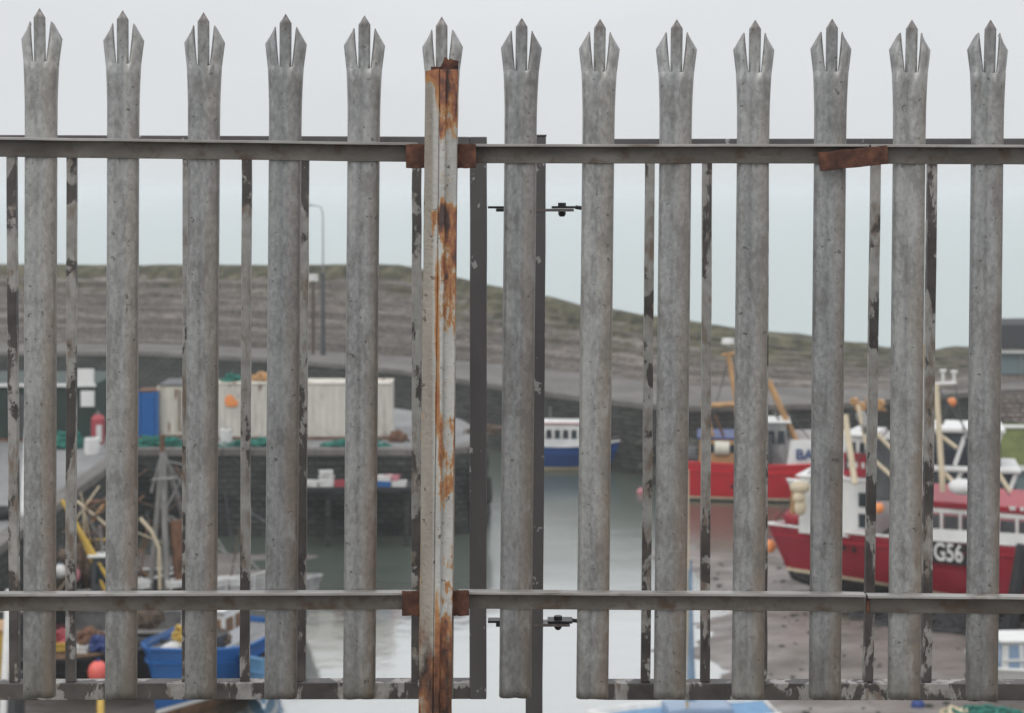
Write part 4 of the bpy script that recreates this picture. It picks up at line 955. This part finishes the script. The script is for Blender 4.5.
# --- yacht low centre-right: mast with blue sail cover
b = boat('sailing_boat', 690, 46.0, -.15, -172, 'small white and pale blue yacht whose bare mast rises at centre right', 'yacht')
make_hull(b, 4.6, 1.9, .3, .98, .15, (M['boxwhite'], M['lblue'], M['dblue']), rake=.5, bul=.08, deckmat=M['lblue'], capmat=M['white'])
mb = MB(); mb.box(-1.1, .7, -.5, .5, .9, 1.25); mb.build('coachroof', M['skyglass'], b, bevel=.08)
seg(b, (687, 470, 45.6), (687, 707, 45.6), .055, M['cream'], 'mast'); seg(b, (690, 570, 45.5), (694, 700, 45.5), .05, M['sail'], 'furled_sail')
mb = MB(); p = LP(b, 691, 700, 45.4); q = LP(b, 691, 560, 45.4); mb.tube([q, q.lerp(p, .5), q.lerp(p, .85), p], [.03, .06, .12, .17], 10); mb.build('sail_cover', M['sail'], b)
# --- small boat bottom right with blue panes
b = boat('motor_boat', 1062, 50.5, -.2, 4, 'small white cabin boat with pale blue panes in the lower right corner', 'boat')
make_hull(b, 5.2, 2.2, .5, 1.15, .3, (M['white'], M['lblue'], M['dblue']), rake=.6, bul=.25)
wh = wheelhouse(b, -2.0, 1.0, .55, .9, 1.93, M['white'], M['white'], 6, (.10, .92), winm=M['skyglass'])
mb = MB(); mb.box(-2.0, .95, -.585, -.535, 1.38, 1.45); mb.build('glazing_bar', M['white'], wh)
pole(b, [(-2.75, -.85, 0.9), (-2.65, -.85, 2.3)], .04, M['yellow'], 'flag_staff')
heap('net_heap', G(985, 47.5, .15), 1.2, .6, .35, M['teal'], 'green net on the mud before the small white cabin boat', 'net', 51)
heap('rope_pile', G(955, 47.6, .15), .5, .4, .3, M['cream'], 'cream rope pile on the mud left of the green net', 'rope', 52)
buoy(G(918, 48.6, .25), .2, M['dblue'], 'dark blue buoy lying on the mud')
# stones and litter on the mud
mb = MB(); rr = random.Random(5)
for i in range(420):
    x = rr.uniform(7.5, 24); y = rr.uniform(45, 68); s = rr.uniform(.02, .10); mb.ball((x, y, mudh(x, y) + s * .2), s, 6, 0, (1.3, 1, .6))
tag(mb.build('stones', M['rubble']), 'scattered weedy stones on the mud', 'stones', kind='stuff')

# ================================================================== GATES BEHIND THE FENCE
PX = lambda px, D: (px - 512) / F * D
GD = 3.80           # distance of the gates
def zz(py, D): return CZ - (py - HY) / F * D
def gate_bar(par, px_t, px_b, y0, y1, w, mat, name, D=GD, dz=0):
    x0 = PX(px_t, D); x1 = PX(px_b, D); z1 = zz(y0, D); z0 = zz(y1, D); h = z1 - z0
    mb = MB(); k = w / 2; n = 14
    for i in range(n): pass
    v = []; f = []
    for i in range(n + 1):
        u = i / n; wob = fn(px_t, i * 1.7, .6, 3) * .0012
        for (a, b_) in ((-k, -k), (k, -k), (k, k), (-k, k)): v.append((a + wob, b_, h * u))
    for i in range(n):
        for q in range(4): f.append((4*i+q, 4*i+(q+1) % 4, 4*i+4+(q+1) % 4, 4*i+4+q))
    f += [(3, 2, 1, 0), tuple(4*n+q for q in range(4))]
    mb.add(v, f); o = mb.build(name, mat, par, bevel=.002)
    o.location = Vector((x1, D, z0)) - Vector(par.location); o.rotation_euler = (0, math.atan2(x0 - x1, h), 0)
    return o
def gate_rail(par, px0, px1, yc0, yc1, h, mat, name='rail', D=GD):
    a = Vector((PX(px0, D), D, zz(yc0, D))); b_ = Vector((PX(px1, D), D, zz(yc1, D))); L = (b_ - a).length
    mb = MB(); mb.box(0, L, -.02, .02, -h, 0); o = mb.build(name, mat, par, bevel=.002)
    o.location = a - Vector(par.location); o.rotation_euler = (0, -math.atan2(b_.z - a.z, b_.x - a.x), 0); return o
def hinge(par, px, py, flip):
    # gate half (upper tongue + bolt) and post half (lower tongue)
    D = GD; x = PX(px, D); z = zz(py, D); b0 = Vector(par.location)
    mb = MB(); mb.box(x - .023, x + .032, D - .02, D + .02, z + .0015, z + .0065); mb.tube([(x, D, z + .0065), (x, D, z + .014)], .009, 6)
    mb.tube([(x + .03, D, z + .004), (x + .062, D, z + .000)], .0045, 6)
    o = mb.build('hinge_tongue', M['black'], par); o.location = -b0
    mb = MB(); mb.box(x - .058, x + .026, D - .02, D + .02, z - .0055, z + .0005); mb.build('hinge_lug', M['galv'], o)
    mb = MB(); mb.tube([(x, D, z - .0056), (x, D, z - .012), (x, D, z - .017)], [.0085, .0085, .005], 8); mb.build('bolt', M['black'], o)
g1 = empty('gate_leaf', (PX(479, GD), GD, 13.42), 0, 'flaking dark barred gate leaf behind the left part of the palisade', 'gate')
gate_rail(g1, -140, 470, 134.5, 137, .044, M['dark']); gate_rail(g1, -140, 470, 681.5, 680, .037, M['flake2'], 'rail')
for px, pb in ((-103, -98), (-46, -42), (12, 15), (72, 71), (130, 129), (188, 187), (247, 245), (304.5, 301), (362, 358), (417, 416)):
    gate_bar(g1, px, pb, 152 if px > -1000 else 0, 681, .0208, M['flake'], 'bar')
gate_bar(g1, 478.5, 478, 137, 697, .0375, M['dark'], 'stile')
g2 = empty('gate_leaf', (PX(594, GD), GD, 13.42), 0, 'flaking dark barred gate leaf behind the right part of the palisade', 'gate')
gate_rail(g2, 603, 1160, 139, 138.5, .044, M['dark']); gate_rail(g2, 603, 1160, 681, 681.5, .037, M['flake2'], 'rail')
for px, pb in ((650, 645.5), (707, 705), (764, 762), (820, 818), (876, 868), (932, 926), (990, 984), (1047, 1042), (1104, 1100)):
    gate_bar(g2, px, pb, 152, 681, .0208, M['flake'], 'bar')
gate_bar(g2, 596, 589, 137, 697, .0375, M['dark'], 'stile')
gp = empty('gate_post', (PX(537, GD), GD, 13.42), 0, 'square grey post between the two gate leaves', 'gate post')
gate_bar(gp, 537.5, 533, 137, 900, .0375, M['dark'], 'shaft')
mb = MB(); mb.box(-.02, .02, -.02, .02, 0, .004); o = mb.build('cap', M['dark'], gp); o.location = (PX(537.5, GD) - gp.location.x, 0, zz(136.7, GD) - 13.42)
hinge(g2, 562, 209, 0); hinge(g2, 558, 622, 0)
for py in (208, 621):
    D = GD; z = zz(py, D); x = PX(488, D); mb = MB(); mb.box(x, x + .06, D - .015, D + .015, z - .001, z + .004); mb.box(x + .018, x + .09, D - .02, D + .02, z - .008, z - .0015)
    o = mb.build('hinge_tongue', M['black'], g1); o.location = -Vector(g1.location)

# ================================================================== PALISADE FENCE (in front)
def FD(px):
    if px < 440: return 3.45 - .07 * (440 - px) / 440
    return 3.45 - .045 * (px - 440) / 584
fence = empty('palisade_fence', (PX(441, 3.45), 3.45, 13.42), 0, 'galvanised steel palisade fence with a rusting post along the harbour edge', 'fence')
FB = Vector(fence.location)
SC = 3.45 / F     # metres per pixel at the fence
def pale_mesh():
    sec = [(-1, .0), (-.97, .42), (-.90, .80), (-.78, .96), (-.56, 1.0), (-.34, .96), (-.22, .84), (-.12, .72), (0, .68), (.12, .72), (.22, .84), (.34, .96), (.56, 1.0), (.78, .96), (.90, .80), (.97, .42), (1, .0)]
    dep = .016; hw = 15.4 * SC
    H = 688 * SC
    def z(py): return H - (py - 10) * SC      # measured on the first pale: tip row 10
    rows = [697.5 - 0, 690, 640, 560, 480, 400, 320, 250, 180, 130, 100, 84]
    mb = MB(); V = []; Fs = []
    for r_, py in enumerate(rows):
        for (u, d) in sec:
            V.append((u * hw * (1 if py > 110 else (1.015 if py > 90 else 1.045)), -d * dep, max(0, z(py) if r_ else 0)))
    n = len(sec)
    for i in range(len(rows) - 1):
        for j in range(n - 1): Fs.append((i*n+j, i*n+j+1, (i+1)*n+j+1, (i+1)*n+j))
    base_i = (len(rows) - 1) * n
    # transition to the slot row
    last = base_i; ctr = (6, 7, 8, 9, 10)
    for py, k in ((73, 1.075), (63, 1.11)):
        st = len(V)
        for (u, d) in sec: V.append((u * hw * k, -d * dep, z(py)))
        for j in range(n - 1): Fs.append((last+j, last+j+1, st+j+1, st+j))
        last = st
    def prong(idx, fl, fr, ylist, bend, tip):
        nonlocal V, Fs
        prev = [last + i for i in idx]
        for q, py in enumerate(ylist):
            l = fl(py) * SC; r = fr(py) * SC; st = len(V)
            for a_, i in enumerate(idx):
                t_ = a_ / (len(idx) - 1); x = l + (r - l) * t_; d = sec[i][1]
                V.append((x, -d * dep + bend(py), z(py)))
            cur = [st + a_ for a_ in range(len(idx))]
            for a_ in range(len(idx) - 1): Fs.append((prev[a_], prev[a_+1], cur[a_+1], cur[a_]))
            prev = cur
        V.append((tip[0] * SC, -sec[idx[len(idx)//2]][1] * dep + bend(tip[1]), z(tip[1]))); tI = len(V) - 1
        for a_ in range(len(idx) - 1): Fs.append((prev[a_], prev[a_+1], tI))
    tt = lambda py: (62 - py) / 54
    # centre prong
    cw = 5.7
    prong((6, 7, 8, 9, 10), lambda y: -cw, lambda y: cw, (61.9, 50, 36, 24, 18.5), lambda y: -.006 * max(0, tt(y)), (0, 9))
    def outer(y): return 17.2 + (19.9 - 17.2) * min(1, (62 - y) / 23.0) if y >= 39 else 19.9 + (10.2 - 19.9) * (39 - y) / 17
    def inner(y): return 6.5 + 3.9 * (62 - y) / 40
    ys = (61.9, 54, 46, 39, 33, 28, 24)
    prong(tuple(range(10, 17)), lambda y: inner(y), lambda y: outer(y), ys, lambda y: .010 * max(0, tt(y)) ** 1.3, (10.4, 22))
    prong(tuple(range(0, 7)), lambda y: -outer(y), lambda y: -inner(y), ys, lambda y: .010 * max(0, tt(y)) ** 1.3, (-10.4, 22))
    me = bpy.data.meshes.new('pale'); me.from_pydata(V, [], Fs); me.materials.append(M['galv'])
    me.polygons.foreach_set('use_smooth', [True] * len(me.polygons))
    return me, H
pm, PH = pale_mesh()
pales = [(-123, -121, 5, 692), (-41, -40, 7.5, 694), (41, 39, 10, 696), (123, 120.5, 12, 697), (204, 200, 14, 697), (285.5, 280, 15.5, 697), (364, 358.5, 17, 697), (442, 436.5, 18.5, 697),
         (521, 514.5, 19.5, 696), (599, 591.5, 20.5, 697), (676, 669, 21, 697), (753.5, 747, 21.5, 697.5), (830.5, 824, 20.5, 697.5), (909.5, 903, 21.5, 697.5), (987.5, 980.5, 21.5, 699), (1066, 1059, 21.5, 700), (1145, 1138, 21.5, 701)]
rnd = random.Random(3)
for (pt_, pb_, yt, yb) in pales:
    D = FD(pt_); top = Vector((PX(pt_, D), D, zz(yt, D))); bot = Vector((PX(pb_, D), D, zz(yb, D)))
    o = bpy.data.objects.new('pale', pm); COL.objects.link(o); o.parent = fence
    d = top - bot; o.location = bot - FB + Vector((.0014, 0, 0))
    s = d.length / (PH); o.scale = (D / 3.45 * rnd.uniform(.985, 1.01), 1, s)
    o.rotation_euler = (0, math.atan2(d.x, d.z), R(rnd.uniform(-3, 3)) + (R(4) if pt_ < 440 else R(-2)))
    md = o.modifiers.new('thick', 'SOLIDIFY'); md.thickness = .0028; md.offset = 0
# rails: angle section, vertical web behind, flange towards the viewer
def rail(px0, px1, y0, y1, mat, sag=0.0):
    n = 14; mb = MB(); w = .040; th = .0055
    # profile (y towards viewer negative, z down from top of flange)
    w2 = .0385; w = .025
    pr = [(-w, 0), (0, 0), (0, -w2), (-th, -w2), (-th, -th * 1.25), (-th * 1.6, -th), (-w, -th)]
    V = []
    for i in range(n + 1):
        u = i / n; px = px0 + (px1 - px0) * u; D = FD(px) - .0165; py = y0 + (y1 - y0) * u
        Df = D - w; x = PX(px, Df); z = zz(py, Df) + fn(px * .01, 0, 2.0, 4) * .0006
        for (a, b_) in pr: V.append((x - FB.x, D + a - FB.y, z + b_ - FB.z))
    m_ = len(pr); Fs = [tuple(range(m_)), tuple(n*m_ + k for k in range(m_))[::-1]]
    for i in range(n):
        for k in range(m_): Fs.append((i*m_+k, (i+1)*m_+k, (i+1)*m_+(k+1) % m_, i*m_+(k+1) % m_))
    mb.add(V, Fs); mb.m = [0, 0] + [1 if k in (0, 6) else 0 for i in range(n) for k in range(m_)]  # flange top and lip take the paler lit copy, web the shaded one
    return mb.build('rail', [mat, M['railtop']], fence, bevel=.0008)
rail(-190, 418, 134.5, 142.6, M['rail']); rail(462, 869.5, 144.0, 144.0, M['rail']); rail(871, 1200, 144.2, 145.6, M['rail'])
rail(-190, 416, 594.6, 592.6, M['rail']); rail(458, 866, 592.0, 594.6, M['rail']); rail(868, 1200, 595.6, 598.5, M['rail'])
# rusting post
PB = Vector((PX(436.5, 3.40), 3.345, 0))
def post():
    sec = [(-32, 26), (-29, 23), (-5.5, 10), (-4.0, 9), (-3.0, 11.5), (-2.2, 11.5), (-1, 6), (8.5, 4.5), (10.5, 8), (11.5, 14), (32, 15), (33, 17), (33, 62), (-32, 62)]
    n = 90; ztop = zz(69, 3.36); zbot = 13.3
    xt = PX(441.2, 3.36); xb = PX(434.5, 3.36) - (7 / 650 * 0)
    zb713 = zz(705, 3.36); mb = MB(); V = []
    for i in range(n + 1):
        z = zbot + (ztop - zbot) * i / n; u = (z - zb713) / (ztop - zb713); xc = xb + (xt - xb) * u
        for q, (a, b_) in enumerate(sec):
            k = fn(q * 1.3, z * 18, 1.0, 6); cor = (1.6 if (z < zz(600, 3.36) or u > .93) else .7) * k
            V.append((xc + (a + (cor if q in (0, 1, 10, 11, 12) else cor * .4)) * .001 - PB.x, 3.345 + b_ * .001 + abs(cor) * .0006 - PB.y, z - zb713 + (fn(a * .09, 1, 1.0, 8) * .006 if i == n else 0)))
    m_ = len(sec); Fs = []
    for i in range(n):
        for k in range(m_): Fs.append((i*m_+k, i*m_+(k+1) % m_, (i+1)*m_+(k+1) % m_, (i+1)*m_+k))
    Fs += [tuple(n*m_ + k for k in range(m_))]
    mb.add(V, Fs); o = mb.build('post', M['post'], fence); o.location = Vector((PB.x, PB.y, zb713)) - FB; return o
post()
def crust():
    rc = random.Random(4); D = 3.395; top = []; bot = []
    for i in range(15):
        px = 431 + i * 1.95; top.append((px, 68 - (7 if i > 6 else 1) - rc.uniform(0, 5) * (1 if 5 < i < 14 else .3))); bot.append((px, 74))
    mb = MB(); pts = [(PX(a, D) - FB.x, zz(b, D) - FB.z) for a, b in top + bot[::-1]]; n = len(pts)
    V = [(x, D - FB.y, z) for x, z in pts] + [(x, D + .003 - FB.y, z) for x, z in pts]
    mb.add(V, [tuple(range(n)), tuple(n + k for k in range(n))[::-1]] + [(k, n + k, n + (k+1) % n, (k+1) % n) for k in range(n)]); mb.build('rust_crust', M['plate'], fence)
crust()
def plate(px0, px1, y0, y1, D, tilt=0, name='cleat', th=.006, parent=fence):
    a = PX(px0, D); b_ = PX(px1, D); z1 = zz(y0, D); z0 = zz(y1, D); cx = (a + b_) / 2; cz = (z0 + z1) / 2
    mb = MB(); nx = 10; w = b_ - a; h = z1 - z0; V = []
    for j in (0, 1):
        for i in range(nx + 1): V += [(-w/2 + w*i/nx, -th/2 + 0*j, (-h/2 if j == 0 else h/2) + fn(i * .8 + px0, j * 5, 1.0, 2) * .0016)]
    V2 = [(x, th/2, z) for (x, y, z) in V]; n1 = len(V); Fs = []
    for i in range(nx):
        Fs += [(i, i+1, nx+2+i, nx+1+i), (n1+i, n1+nx+1+i, n1+nx+2+i, n1+i+1), (i, n1+i, n1+i+1, i+1), (nx+1+i, nx+2+i, n1+nx+2+i, n1+nx+1+i)]
    Fs += [(0, nx+1, n1+nx+1, n1), (nx, n1+nx, n1+2*nx+1, 2*nx+1)]
    mb.add(V + V2, Fs); o = mb.build(name, M['plate'], parent, bevel=.001); o.location = Vector((cx, D, cz)) - FB; o.rotation_euler = (0, -tilt, 0); return o
plate(406, 470, 144, 168, 3.39); plate(440, 476, 144, 168, 3.386)
plate(402, 440, 591, 615.5, 3.39); plate(440, 469, 590.5, 615.5, 3.386)
plate(819, 888, 149, 167.5, 3.372, R(6), 'splice_plate')
mb = MB(); D = 3.40; mb.box(PX(865.5, D) - FB.x, PX(868.5, D) - FB.x, D - .012 - FB.y, D - FB.y, zz(612, D) - FB.z, zz(598, D) - FB.z); mb.build('weld_bead', M['plate'], fence, bevel=.002)

# ------------------------------------------------------------------ sea air
HAZE = True
if HAZE:
    mb = MB(); mb.box(-9500, 9500, -80, 14500, -2.6, 24)
    hm = bpy.data.materials.new('pale_sea_air'); hm.use_nodes = True; n = hm.node_tree.nodes; n.remove(n['Principled BSDF'])
    v = n.new('ShaderNodeVolumePrincipled'); v.inputs['Color'].default_value = (.93, .95, .97, 1); v.inputs['Density'].default_value = .0006; v.inputs['Anisotropy'].default_value = .2
    hm.node_tree.links.new(v.outputs[0], n['Material Output'].inputs['Volume'])
    o = mb.build('haze', hm); tag(o, 'thin pale sea haze in the air over the harbour', 'haze', kind='stuff')

# things of one kind share a group
from collections import Counter
GN = {'net_heap': 'net heaps', 'rope_pile': 'rope piles', 'buoy': 'buoys', 'mooring_pole': 'poles at the left', 'gate_leaf': 'gate leaves behind the fence',
      'storage_container': 'storage containers on the quay', 'trawler': 'red trawlers', 'fishing_boat': 'fishing boats at the lower left', 'motor_boat': 'small cabin boats', 'barrel': 'white barrels on the quay'}
for o in S.objects:
    k_ = o.name.split('.')[0]
    if o.parent is None and k_ in GN and 'group' not in o: o['group'] = GN[k_]
